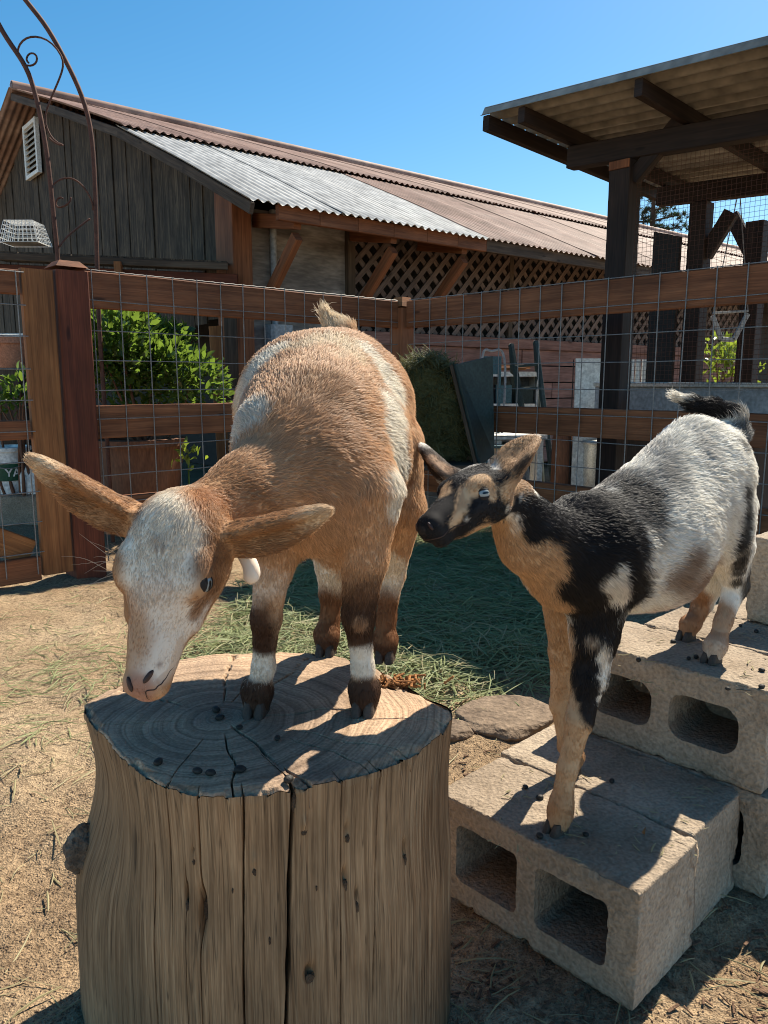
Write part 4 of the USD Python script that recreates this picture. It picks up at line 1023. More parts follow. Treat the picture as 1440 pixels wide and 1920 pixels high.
rgh('rot_orange', [(.3, (.16, .06, .02)), (.7, (.42, .19, .06))], 60, rough=.9, bump=.5)
rot = atz(742, 1281, ST); ms = []
for _ in range(70):
    p = rot + V(rs.normal(0, .022), rs.normal(0, .010), rs.uniform(-.004, .008)); d = unit(rs.normal(0, 1, 3) + V(.3, 0, .2)) * rs.uniform(.004, .012)
    ms.append(plank(p - d, p + d, .004, .003, ch=.001)[:2])
put(stp, 'rotten_splinters', join(ms), 'rot_orange')

def stump_z(x, y):
    x, y = np.array([x]), np.array([y]); th = np.arctan2(y - SC[1], x - SC[0])
    return float(top_z(x, y, th, np.zeros(1))[0])

# ------------------------------------------------------------------ concrete blocks
BT = .765
BA, BB = V(math.cos(BT), math.sin(BT), 0), V(-math.sin(BT), math.cos(BT), 0)
BL, BW, BH = .392, .192, .192
def rounded_rect(w, h, r):
    return m3.CrossSection.square((w - 2 * r, h - 2 * r), True).offset(r, m3.JoinType.Round, 2.0, 24)
def block_mesh(seed, core=(.135, .118), rc=.024):
    c = m3.CrossSection.square((BL, BH), True).offset(-.004).offset(.004, m3.JoinType.Round, 2.0, 12)
    for s in (-1, 1):
        c = c - rounded_rect(core[0], core[1], rc).translate((s * .083, 0))
    full = m3.CrossSection.square((BL, BH), True).offset(-.004).offset(.004, m3.JoinType.Round, 2.0, 12)
    m = c.extrude(BW - .03) + full.extrude(.032).translate((0, 0, BW - .032))          # x: length, y: height, z: width; cores closed at the back
    m = m.refine_to_length(.0075)
    q = m.to_mesh(); v = np.array(q.vert_properties[:, :3], float); f = np.array(q.tri_verts)
    n = trimesh.Trimesh(v, f, process=False).vertex_normals
    edge = np.minimum(np.abs(np.abs(v[:, 0]) - BL / 2), np.abs(np.abs(v[:, 1]) - BH / 2)) + np.minimum(v[:, 2], BW - v[:, 2])
    chip = np.clip((meshkit.fbm(v * 34, 3, seed) - .50) * 5, 0, 1) * np.exp(-edge / .008)
    v = v + n * (.0048 * (meshkit.fbm(v * 80, 3, seed + 3) - .5))[:, None] - n * (chip * .009)[:, None]
    return v, f
def block(label, corner, z, yaw=0.0, seed=0, core=(.135, .118), rc=.024, group=None):
    """corner: ground point of the near right end of the front face; the block runs back left along BB, its cores along BA"""
    a = V(math.cos(BT + yaw), math.sin(BT + yaw), 0); b = V(-a[1], a[0], 0)
    v, f = block_mesh(seed, core, rc)
    o = np.asarray(corner, float) * V(1, 1, 0) + b * BL / 2 + Z * (z + BH / 2)
    vw = o + np.outer(v[:, 0], b) + np.outer(v[:, 1], Z) + np.outer(v[:, 2], a)
    f = f if np.dot(np.cross(b, Z), a) > 0 else f[:, ::-1]
    t = thing('concrete_block', label, 'concrete block', o - Z * BH / 2, group)
    put(t, 'block', (vw, f), 'concrete', smooth=40)
    return t
BO = V(.366, .992, 0)
block('nearest concrete block, lying in front of the lower step with a big square core hole', BO, 0, 0, 1, core=(.130, .108), rc=.014)
block('second concrete block of the lower step, directly behind the nearest one', BO + BA * .198 + BB * .012, 0, .0, 2)
UO = BO + BA * .400 - BB * .018
# the upper step: two rows on a course of base blocks
block('upper step concrete block with two rounded core holes facing the stump', UO, .194, 0, 3, core=(.130, .090), rc=.03)
block('base concrete block half hidden under the upper step at the right edge', UO - BB * .02, 0, 0, 4)
block('back row concrete block of the upper step, under the hind feet', UO + BA * .198 - BB * .05, .194, 0, 5)
block('base concrete block under the back row of the upper step', UO + BA * .198 - BB * .03, 0, 0, 6)
TQ = atz(1402, 1166, .388)
block('highest concrete block, standing on the steps at the right edge', TQ - BB * BL * .98, .388, .0, 7, core=(.13, .10), rc=.025)
block('middle concrete block carrying the highest block at the right edge', UO + BA * .396 - BB * .10, .194, 0, 8)
block('base concrete block at the back of the steps', UO + BA * .396 - BB * .12, 0, 0, 9)

# ------------------------------------------------------------------ rocks, droppings, litter
def rock(label, px, py, sx, sy, sz, seed, yaw=0.0, mt='dirt_rock'):
    c = atz(px, py, 0); m = trimesh.creation.icosphere(4, 1.0); v = np.array(m.vertices)
    v *= (1 + .55 * (meshkit.fbm(v * 1.3 + seed * 3.1, 4, seed) - .5))[:, None]
    v[:, 2] = np.clip(v[:, 2], -1, .38 + .1 * (meshkit.fbm(v * 5, 2, seed) - .5))
    v += .16 * (meshkit.fbm(v * 5, 4, seed + 9) - .5)[:, None] * unit(V(1, 1, 1))
    v *= V(sx, sy, sz); cs, sn = math.cos(yaw), math.sin(yaw); v = np.stack([v[:, 0] * cs - v[:, 1] * sn, v[:, 0] * sn + v[:, 1] * cs, v[:, 2]], 1)
    t = thing('rock', label, 'rock', c); put(t, 'stone', (v + c, np.array(m.faces)), mt, smooth=True)
rock('flat dirty rock between the hay and the lower step', 945, 1345, .14, .11, .05, 3, .4)
rock('smaller rock left of the flat dirty rock, beside the stump', 845, 1372, .06, .05, .035, 5)

pellet = trimesh.creation.icosphere(2, 1.0)
def pellet_at(p, seed, group, label):
    r = np.random.default_rng(seed); v = np.array(pellet.vertices) * V(.0056, .0042, .0038) * r.uniform(.75, 1.3)
    v *= (1 + .3 * (meshkit.fbm(np.array(pellet.vertices) * 1.7 + seed, 2, seed) - .5))[:, None]
    a = r.uniform(0, 6.28); cs, sn = math.cos(a), math.sin(a); v = np.stack([v[:, 0] * cs - v[:, 1] * sn, v[:, 0] * sn + v[:, 1] * cs, v[:, 2]], 1)
    put(None, 'dropping', (v + p, np.array(pellet.faces)), 'dropping', smooth=True, label=label, cat='dropping', group=group)
for i, (px, py, lb) in enumerate(((412, 1347, 'black dropping in the middle of the cluster at the stump heart'), (405, 1333, 'farthest black dropping of the cluster at the stump heart'), (449, 1365, 'black dropping right of the stump heart, touching the left hoof side'),
        (520, 1387, 'lone black dropping on the sunlit stump face between the front hooves'), (297, 1432, 'leftmost black dropping, near the front left stump rim'), (395, 1450, 'black dropping in the shade at the front rim of the stump'),
        (450, 1445, 'black dropping beside the long split near the front stump rim'), (370, 1447, 'black dropping left of the front rim pair on the stump'), (541, 1466, 'black dropping on the sunny front rim of the stump by the widest split'))):
    p = atz(px, py, ST); p[2] = stump_z(p[0], p[1]) + .003
    pellet_at(p, 100 + i, 'droppings on the stump', lb)
for i, (px, py, lb) in enumerate(((1147, 1467, 'black dropping right of the front hoof, on the second lower block'), (1012, 1498, 'dark dropping left of the goat shin on the nearest block'), (1098, 1567, 'dark dropping just right of the front hoof on the nearest block'),
        (1012, 1570, 'dark dropping just left of the front hoof on the nearest block'), (985, 1478, 'farthest left dark dropping on the nearest block'))):
    p = atz(px, py, BH) + Z * .003; pellet_at(p, 200 + i, 'droppings on the lower step', lb)
for i, (px, py, lb) in enumerate(((1262, 1205, 'dark dropping left of the far hind hoof on the upper step'), (1291, 1237, 'dark dropping left of the near hind hoof on the upper step'), (1305, 1234, 'dark dropping touching the near hind hoof on the upper step'),
        (1364, 1294, 'largest dark dropping near the front edge of the upper step'), (1428, 1259, 'dark dropping at the right frame edge on the front row of the upper step'), (1197, 1240, 'leftmost dark dropping on the upper step'),
        (1388, 1175, 'dark dropping at the foot of the highest block'), (1418, 1186, 'dark dropping right of the hind leg on the back row block'), (1428, 1290, 'dark dropping nearest the lens on the right of the upper step'))):
    p = atz(px, py, .386) + Z * .003; pellet_at(p, 300 + i, 'droppings on the upper step', lb)
# dry leaf flakes on the step
for i, (px, py, s) in enumerate(((963, 1494, .008), (1210, 1555, .014), (1065, 1405, .012))):
    p = atz(px, py, BH) + Z * .004; r = np.random.default_rng(60 + i); v, f = leaf_mesh(1, [p], [V(r.normal(), r.normal(), .1)], s * 2, r)
    put(None, 'leaf_flake', (v, f), 'rot_orange', label=('tiny red brown leaf flake left on the nearest block', 'brown dry flake in the sunlit patch of the lower step', 'brown flake at the back of the lower step by the front hoof')[i], cat='leaf')

# crumbs and hay bits on the steps and the stump
rr = np.random.default_rng(44)
def sprinkle(name, n, x0, x1, y0, y1, z, label):
    pts = np.array([atz(rr.uniform(x0, x1), rr.uniform(y0, y1), z) for _ in range(n)]) + Z * .003
    put(None, name, straw(n, pts, rr, (.004, .030), .0012, .05), 'straw_dry', label=label, cat='straw', kind='stuff')
sprinkle('step_straw', 60, 900, 1330, 1440, 1620, BH, 'tiny straw bits on top of the lower concrete step')
sprinkle('step_straw', 45, 1160, 1500, 1190, 1310, .386, 'tiny straw bits on top of the upper concrete step')
# bark shreds in the shade between stump and steps
ns_ = 190; bp = np.array([atz(rr.uniform(840, 1440), rr.uniform(1700, 1990), 0) for _ in range(ns_)] + [atz(rr.uniform(850, 1050), rr.uniform(1390, 1480), 0) for _ in range(60)])
bp[:, 2] = ground_z(bp[:, 0], bp[:, 1]) + .004; ms = []
for p in bp:
    a_ = rr.uniform(0, 6.28); d_ = V(math.cos(a_), math.sin(a_), rr.normal(0, .15)) * rr.uniform(.003, .012); ms.append(plank(p - d_, p + d_, rr.uniform(.002, .007), .002, ch=.0006)[:2])
put(None, 'bark_shreds', join(ms), 'bark_red', label='dark red brown bark shreds on the dirt between stump and steps', cat='bark', kind='stuff')
# hay spread on the ground behind the stump, straw and chips everywhere
rr = np.random.default_rng(9)
def in_poly(x, y, poly):
    from shapely.geometry import Polygon
    import shapely
    return shapely.contains_xy(Polygon(poly), x, y)
hay_poly = [atz(a, b, 0)[:2] for a, b in ((340, 1245), (470, 1105), (600, 1040), (760, 985), (1000, 985), (1090, 1100), (1060, 1270), (880, 1290), (760, 1330), (500, 1290))]
hp_ = np.array(hay_poly); n = 30000
x = rr.uniform(hp_[:, 0].min() - .2, hp_[:, 0].max() + .2, n); y = rr.uniform(hp_[:, 1].min() - .2, hp_[:, 1].max() + .2, n)
keep = in_poly(x + rr.normal(0, .07, n), y + rr.normal(0, .09, n), hay_poly)
x, y = x[keep][:17000], y[keep][:17000]
z = ground_z(x, y) + rr.uniform(.004, .045, len(x)) * (.6 + .8 * meshkit.noise(np.stack([x * 3, y * 3, 0 * x], -1), 2))
v, f = straw(len(x), np.stack([x, y, z], 1), rr, (.05, .17), .0021, .16)
put(None, 'loose_hay', (v, f), 'hay_green', label='green loose hay spread over the ground behind the stump', cat='hay', kind='stuff')
ks = rr.choice(len(x), 2600)
put(None, 'loose_straw', straw(2600, np.stack([x[ks] + rr.normal(0, .05, 2600), y[ks] + rr.normal(0, .06, 2600), z[ks] + .016], 1), rr, (.05, .15), .0016, .2), 'straw_dry', label='pale dry stalks lying loose on top of the green hay', cat='straw', kind='stuff')
# left: thin scatter of green wisps and dry straw
n = 1700
px = rr.uniform(-60, 480, n); py = rr.uniform(1090, 1400, n); dens = np.exp(-((px - 220) / 170) ** 2 - ((py - 1255) / 60) ** 2) + .14
k = rr.uniform(0, 1, n) < dens; pts = np.array([atz(a, b, 0) for a, b in zip(px[k], py[k])]); pts[:, 2] = ground_z(pts[:, 0], pts[:, 1]) + .006
put(None, 'hay_wisps', straw(len(pts), pts, rr, (.04, .12), .0016, .08), 'hay_green', label='thin green hay wisps scattered on the dirt left of the stump', cat='hay', kind='stuff')
n = 2600
th = rr.uniform(-.62, .62, n); r = .55 + 3.2 * rr.uniform(0, 1, n) ** .8
pts = np.stack([r * np.sin(th), r * np.cos(th), 0 * r], 1); pts[:, 2] = ground_z(pts[:, 0], pts[:, 1]) + .005
put(None, 'straw_litter', straw(n, pts, rr, (.02, .11), .0014, .06), 'straw_dry', label='pale dry straw stalks littering the dirt', cat='straw', kind='stuff')
n = 42000
th = rr.uniform(-.60, .60, n); r = .45 + 3.0 * rr.uniform(0, 1, n) ** 1.1
pts = np.stack([r * np.sin(th), r * np.cos(th), 0 * r], 1); pts[:, 2] = ground_z(pts[:, 0], pts[:, 1]) + .001
d = rr.normal(0, 1, (n, 3)); d[:, 2] *= .25; d /= np.linalg.norm(d, axis=1, keepdims=True); s = rr.uniform(.0011, .0036, n) * (1 + (rr.uniform(0, 1, n) > .985) * .9)
e = np.cross(d, V(0, 0, 1)); e /= np.linalg.norm(e, axis=1, keepdims=True) + 1e-9
v = np.stack([pts - d * s[:, None], pts + e * s[:, None] * .5, pts + d * s[:, None], pts - e * s[:, None] * .5, pts + Z * s[:, None] * .40], 1).reshape(-1, 3)
b = np.arange(n)[:, None] * 5; f = np.concatenate([b + np.array([q]) for q in ((0, 1, 4), (1, 2, 4), (2, 3, 4), (3, 0, 4))])
straw_mat('chips', [(0, (.13, .085, .055)), (.5, (.30, .215, .14)), (.85, (.44, .34, .22)), (1, (.62, .52, .36))], (.2, .15, .1))
k = ~in_poly(pts[:, 0], pts[:, 1], [(SC[0] + .25 * math.cos(t), SC[1] + .22 * math.sin(t)) for t in np.linspace(0, 6.28, 24)])
put(None, 'wood_chips', (v, f), 'chips', label='fine wood chips and crumbs covering the dirt', cat='chips', kind='stuff')
# ------------------------------------------------------------------ goats
def smin(a, b, k):
    h = np.clip(.5 + .5 * (b - a) / k, 0, 1)
    return b + (a - b) * h - k * h * (1 - h)

class Body:
    """a smooth-blended skin over tapered bones"""
    def __init__(s, res):
        s.res, s.prims = res, []
    def bone(s, a, b, ra, rb, k=.02, flow=None, hair=.018, lift=.25, tag=''):
        a, b = np.asarray(a, float), np.asarray(b, float)
        s.prims.append(('cone', a, b, ra, rb, k, unit(b - a) if flow is None else unit(flow), hair, lift, tag))
    def ball(s, a, r, k=.02, flow=(0, 0, -1), hair=.018, lift=.25, tag=''):
        s.bone(a, np.asarray(a, float) + V(0, 0, 1e-4), r, r, k, flow, hair, lift, tag)
    def ell(s, c, axes, radii, k=.01, flow=(0, 0, -1), hair=.01, lift=.2, tag=''):
        s.prims.append(('ell', np.asarray(c, float), np.asarray(axes, float), np.asarray(radii, float), 0, k, unit(flow), hair, lift, tag))
    def dist(s, pr, P):
        if pr[0] == 'cone':
            _, a, b, ra, rb = pr[:5]; ab = b - a
            t = np.clip(((P - a) @ ab) / (ab @ ab), 0, 1)
            return np.linalg.norm(P - a - t[..., None] * ab, axis=-1) - (ra + (rb - ra) * t)
        _, c, A, r = pr[:4]
        q = (P - c) @ A.T
        k0 = np.linalg.norm(q / r, axis=-1); k1 = np.linalg.norm(q / (r * r), axis=-1)
        return k0 * (k0 - 1) / np.maximum(k1, 1e-9)
    def extent(s, pr):
        if pr[0] == 'cone':
            r = max(pr[3], pr[4]); return np.minimum(pr[1], pr[2]) - r, np.maximum(pr[1], pr[2]) + r
        r = pr[3].max(); return pr[1] - r, pr[1] + r
    def build(s, carve=()):
        E = [s.extent(p) for p in s.prims]
        lo = np.min([e[0] for e in E], 0) - .03; hi = np.max([e[1] for e in E], 0) + .03
        n = np.ceil((hi - lo) / s.res).astype(int) + 1
        ax = [lo[i] + np.arange(n[i]) * s.res for i in range(3)]
        D = np.full(n, 1.0, np.float32)
        for pr, (a, b) in zip(s.prims, E):
            m = .012 + pr[5] * 1.3
            i0 = np.maximum(((a - m - lo) / s.res).astype(int), 0); i1 = np.minimum(((b + m - lo) / s.res).astype(int) + 2, n)
            sl = tuple(slice(x, y) for x, y in zip(i0, i1))
            P = np.stack(np.meshgrid(*[ax[i][sl[i]] for i in range(3)], indexing='ij'), -1)
            D[sl] = smin(D[sl], s.dist(pr, P), pr[5])
        for c, r, k in carve:
            c = np.asarray(c, float); m = r + k
            i0 = np.maximum(((c - m - lo) / s.res).astype(int), 0); i1 = np.minimum(((c + m - lo) / s.res).astype(int) + 2, n)
            sl = tuple(slice(x, y) for x, y in zip(i0, i1))
            P = np.stack(np.meshgrid(*[ax[i][sl[i]] for i in range(3)], indexing='ij'), -1)
            d = np.linalg.norm(P - c, axis=-1) - r
            D[sl] = -smin(-D[sl], d, k)
        return s.nets(D, lo)
    def nets(s, D, lo):
        """naive surface nets"""
        S = D < 0; n = np.array(D.shape)
        c = [S[i:n[0] - 1 + i, j:n[1] - 1 + j, k:n[2] - 1 + k] for i in (0, 1) for j in (0, 1) for k in (0, 1)]
        tot = sum(x.astype(np.int8) for x in c); act = (tot > 0) & (tot < 8)
        idx = np.full(act.shape, -1, np.int64); ijk = np.argwhere(act); idx[act] = np.arange(len(ijk))
        acc = np.zeros((len(ijk), 3)); cnt = np.zeros(len(ijk))
        corner = [(i, j, k) for i in (0, 1) for j in (0, 1) for k in (0, 1)]
        vals = [D[ijk[:, 0] + i, ijk[:, 1] + j, ijk[:, 2] + k] for i, j, k in corner]
        for a in range(8):
            for b in range(a + 1, 8):
                if sum(abs(x - y) for x, y in zip(corner[a], corner[b])) != 1: continue
                cr = (vals[a] < 0) != (vals[b] < 0); t = vals[a] / np.where(cr, vals[a] - vals[b], 1)
                p = np.array(corner[a]) + t[:, None] * (np.array(corner[b]) - np.array(corner[a]))
                acc += np.where(cr[:, None], p, 0); cnt += cr
        v = lo + (ijk + acc / cnt[:, None]) * s.res
        F = []
        for ax in range(3):
            o = [x for x in range(3) if x != ax]
            a = [slice(1, n[i] - 1) for i in range(3)]; a[ax] = slice(0, n[ax] - 1); b = list(a); b[ax] = slice(1, n[ax])
            s0, s1 = S[tuple(a)], S[tuple(b)]
            for fl in (False, True):
                e = np.argwhere((s0 & ~s1) if not fl else (~s0 & s1))
                off = np.zeros(3, int); off[o[0]] = 1; off[o[1]] = 1
                e = e + off
                q = []
                for da, db in ((-1, -1), (0, -1), (0, 0), (-1, 0)):
                    g = e.copy(); g[:, o[0]] += da; g[:, o[1]] += db; q.append(idx[g[:, 0], g[:, 1], g[:, 2]])
                q = np.stack(q, 1)
                if (ax == 1) != fl: q = q[:, ::-1]
                F.append(q)
        f = np.vstack(F); f = f[(f >= 0).all(1)]
        tri = np.vstack([f[:, [0, 1, 2]], f[:, [0, 2, 3]]])
        m = trimesh.Trimesh(v, tri, process=False)
        trimesh.smoothing.filter_taubin(m, lamb=.5, nu=.52, iterations=6)
        w = np.array(m.vertices); bad = ~(np.linalg.norm(w - v, axis=1) < s.res * .8); w[bad] = v[bad]; m = trimesh.Trimesh(w, tri, process=False); print('reset', bad.sum())
        if m.volume < 0: m.invert()
        return m
    def fields(s, P):
        """flow direction, hair length, lift at points P"""
        w = np.zeros(len(P)); fl = np.zeros((len(P), 3)); hl = np.zeros(len(P)); li = np.zeros(len(P))
        for pr in s.prims:
            d = s.dist(pr, P); q = np.exp(-np.maximum(d, -.02) / .009)
            w += q; fl += q[:, None] * pr[6]; hl += q * pr[7]; li += q * pr[8]
        return fl / np.maximum(w, 1e-12)[:, None], hl / np.maximum(w, 1e-12), li / np.maximum(w, 1e-12)

class Coat:
    """patches of hair colour: ellipsoids with ragged borders, laid on in order"""
    def __init__(s, base): s.base, s.patches = V(*base), []
    def patch(s, c, r, col, soft=.15, amt=1.0, ragged=.35):
        s.patches.append((np.asarray(c, float), np.asarray(np.broadcast_to(r, 3), float), V(*col), soft, amt, ragged))
    def at(s, P, jit=None):
        Q = P if jit is None else P + jit
        col = np.broadcast_to(s.base, P.shape).copy()
        nz = meshkit.fbm(Q * 38, 3, 5) - .5
        for c, r, k, soft, amt, rg in s.patches:
            d = np.linalg.norm((Q - c) / r, axis=1) + nz * rg
            t = np.clip((1 - d) / soft + .5, 0, 1) * amt
            col += (k - col) * t[:, None]
        return col

mat('goat_skin', {'a': ('attribute', {'attribute': 'coat'}), 'p': ('principled_bsdf', {'roughness': .8, 'specular_ior_level': .15})}, [('a.color', 'p.base_color')])
mat('fur', {'a': ('attribute', {'attribute': 'coat'}), 'p': ('principled_bsdf', {'roughness': .42, 'specular_ior_level': .32}), 't': ('translucent_bsdf', {}), 'm': ('mix_closure', {'fac': .30})},
    [('a.color', 'p.base_color'), ('a.color', 't.color'), ('p.BSDF', 'm.closure1'), ('t.BSDF', 'm.closure2')], surface='m.closure')
rgh('hoof', [(.3, (.025, .018, .013)), (.7, (.07, .05, .038))], 40, rough=.6, bump=.15)
rgh('muzzle_pink', [(.3, (.26, .13, .10)), (.7, (.40, .22, .17))], 60, rough=.6, bump=.25, dist=.002)
rgh('nostril', [(.3, (.02, .01, .008)), (.7, (.05, .025, .02))], 60, rough=.5, bump=.1)
mat('eye_dark', {'p': ('principled_bsdf', {'base_color': (.008, .006, .006), 'roughness': .06, 'specular_ior_level': .6})}, [])
mat('eye_blue', {'p': ('principled_bsdf', {'base_color': (.19, .225, .235), 'roughness': .08, 'specular_ior_level': .6})}, [])
rgh('eyelid', [(.3, (.013, .010, .009)), (.7, (.022, .017, .015))], 60, rough=.85, bump=.1)
rgh('eyelid_tan', [(.3, (.10, .055, .035)), (.7, (.15, .08, .05))], 60, rough=.6, bump=.1)

def fur(parent, name, mesh, body, coat, n, width, seed, hmul=1.0, skip=None):
    rr = np.random.default_rng(seed)
    area = mesh.area_faces
    # more hairs where the skin faces the lens: hairs the photo shows; the rest of the coat is kept thinner
    fc = mesh.triangles_center; tocam = V(0, 0, CH) - fc; tocam /= np.linalg.norm(tocam, axis=1, keepdims=True)
    facing = (mesh.face_normals * tocam).sum(1); near = 1 / np.linalg.norm(V(0, 0, CH) - fc, axis=1) ** 1.2
    hl0 = body.fields(fc)[1]
    w = area * np.where(facing > -.35, 1.0, .3) * near * np.clip(.013 / hl0, .8, 2.6); w /= w.sum()
    fi = rr.choice(len(w), n, p=w)
    u = rr.uniform(0, 1, (n, 2)); k = u.sum(1) > 1; u[k] = 1 - u[k]
    T = mesh.triangles[fi]; p = T[:, 0] + u[:, :1] * (T[:, 1] - T[:, 0]) + u[:, 1:] * (T[:, 2] - T[:, 0])
    nr = mesh.vertex_normals[mesh.faces[fi]].mean(1); nr /= np.linalg.norm(nr, axis=1, keepdims=True)
    fl, hl, li = body.fields(p)
    if skip is not None:
        ok = ~skip(p); p, nr, fl, hl, li = p[ok], nr[ok], fl[ok], hl[ok], li[ok]; n = len(p)
    swirl = np.stack([meshkit.noise(p * 22 + 9 * i, 30 + i) - .5 for i in range(3)], 1)
    fl = fl + swirl * .55 + rr.normal(0, .16, (n, 3))
    d = fl - nr * (fl * nr).sum(1, keepdims=True); d /= np.linalg.norm(d, axis=1, keepdims=True) + 1e-9
    # hairs gather into small locks
    L = hl * hmul * rr.uniform(.6, 1.25, n) * (.85 + .5 * (meshkit.noise(p * 60, 41) - .3))
    lift = li * rr.uniform(.6, 1.6, n)
    p0 = p - nr * .001
    d0 = d * 1.0 + nr * (lift + .25)[:, None]; d0 /= np.linalg.norm(d0, axis=1, keepdims=True)
    d1 = d + nr * (lift * .6)[:, None] + V(0, 0, -.10); d1 /= np.linalg.norm(d1, axis=1, keepdims=True)
    d2 = d + nr * (lift * .2)[:, None] + V(0, 0, -.22) + rr.normal(0, .12, (n, 3)); d2 /= np.linalg.norm(d2, axis=1, keepdims=True)
    p1 = p0 + d0 * (L * .34)[:, None]; p2 = p1 + d1 * (L * .34)[:, None]; p3 = p2 + d2 * (L * .34)[:, None]
    pts = np.stack([p0, p1, p2, p3], 1).reshape(-1, 3)
    wd = width * rr.uniform(.7, 1.25, n) * np.clip(L / .012, .6, 1.1)
    wid = (wd[:, None] * np.array([1.0, .85, .6, .15])).ravel()
    col = coat.at(p, rr.normal(0, .0030, (n, 3))) * np.clip(1 + rr.normal(0, .15, n), .55, 1.5)[:, None] * (.78 + .44 * meshkit.fbm(p * 75, 3, 77))[:, None]
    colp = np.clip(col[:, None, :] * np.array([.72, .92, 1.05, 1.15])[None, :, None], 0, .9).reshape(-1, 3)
    path = free(f'{parent.path}/{name}')
    c = UsdGeom.BasisCurves.Define(stage, path)
    c.CreateTypeAttr('linear')
    c.CreatePointsAttr(Vt.Vec3fArray.FromNumpy((pts - parent.base).astype(np.float32)))
    c.CreateCurveVertexCountsAttr(Vt.IntArray.FromNumpy(np.full(n, 4, np.int32)))
    c.CreateWidthsAttr(Vt.FloatArray.FromNumpy(wid.astype(np.float32))); c.SetWidthsInterpolation('vertex')
    UsdGeom.PrimvarsAPI(c).CreatePrimvar('coat', Sdf.ValueTypeNames.Color3fArray, 'vertex').Set(Vt.Vec3fArray.FromNumpy(colp.astype(np.float32)))
    UsdShade.MaterialBindingAPI.Apply(c.GetPrim()).Bind(UsdShade.Material.Get(stage, '/World/Looks/fur'))
    c.GetPrim().SetCustomDataByKey('kind', 'stuff')

def bristles(parent, name, roots, tips, width, col, sag=.0, seed=0):
    rr = np.random.default_rng(seed); n = len(roots); roots, tips = np.asarray(roots), np.asarray(tips)
    m = (roots + tips) / 2 + V(0, 0, 1) * sag + rr.normal(0, .004, (n, 3))
    pts = np.stack([roots, m, tips], 1).reshape(-1, 3)
    c = UsdGeom.BasisCurves.Define(stage, free(f'{parent.path}/{name}')); c.CreateTypeAttr('linear')
    c.CreatePointsAttr(Vt.Vec3fArray.FromNumpy((pts - parent.base).astype(np.float32)))
    c.CreateCurveVertexCountsAttr(Vt.IntArray.FromNumpy(np.full(n, 3, np.int32)))
    c.CreateWidthsAttr(Vt.FloatArray.FromNumpy(np.tile(np.array([1, .7, .2]) * width, n).astype(np.float32))); c.SetWidthsInterpolation('vertex')
    UsdGeom.PrimvarsAPI(c).CreatePrimvar('coat', Sdf.ValueTypeNames.Color3fArray, 'vertex').Set(Vt.Vec3fArray.FromNumpy(np.tile(np.asarray(col, np.float32), (3 * n, 1))))
    UsdShade.MaterialBindingAPI.Apply(c.GetPrim()).Bind(UsdShade.Material.Get(stage, '/World/Looks/fur'))

def ear(b, base, tip, face, width, k=.008, hair=.007):
    """a leaf-shaped cupped ear of overlapping thin ellipsoids; face: the way its hollow looks"""
    base, tip = np.asarray(base, float), np.asarray(tip, float)
    d = unit(tip - base); L = np.linalg.norm(tip - base); fn = unit(face - d * np.dot(face, d)); s = np.cross(d, fn)
    N = 9
    for i in range(N):
        t = (i + .3) / N
        wd = width * (math.sin(math.pi * min(1, .16 + .80 * t ** .85)) ** .75)
        for q in (-1, 0, 1):
            c = base + d * L * t + s * q * wd * .27 + fn * (abs(q) * wd * .24)
            A = np.array([d, unit(s + fn * q * .9), unit(fn - s * q * .9)])
            b.ell(c, A, V(L / N * 1.5, wd * .36, .0047), k=.006, flow=d, hair=hair, lift=.30, tag='ear')
    b.bone(base - d * .012, base + d * L * .14, .016, .013, k=.015, flow=d, hair=.010, tag='ear')

def hoof_pair(g, tip, fwd, size, name='hoof'):
    size = size * .84
    """two cloven toes standing at tip (ground point)"""
    fwd = unit(fwd * V(1, 1, 0)); s = V(-fwd[1], fwd[0], 0)
    for q in (-1, 1):
        c = tip + s * q * size * .47 + fwd * size * .15
        pts = []
        for u_, w_, h_ in ((-.85, .42, .0), (.75, .40, .0), (1.15, .18, .0), (-.8, .36, 1.15), (.35, .34, 1.15), (.62, .16, 1.1), (-.85, .42, .3), (.85, .4, .3)):
            for e in (-1, 1): pts.append(c + fwd * u_ * size + s * e * w_ * size + Z * h_ * size)
        h = m3.Manifold.hull_points(np.array(pts)).refine_to_length(size * .35)
        v, f = tm(trimesh.Trimesh(*[np.array(x) for x in (h.to_mesh().vert_properties[:, :3], h.to_mesh().tri_verts)], process=False))
        put(g, name, (v, f), 'hoof', smooth=50)

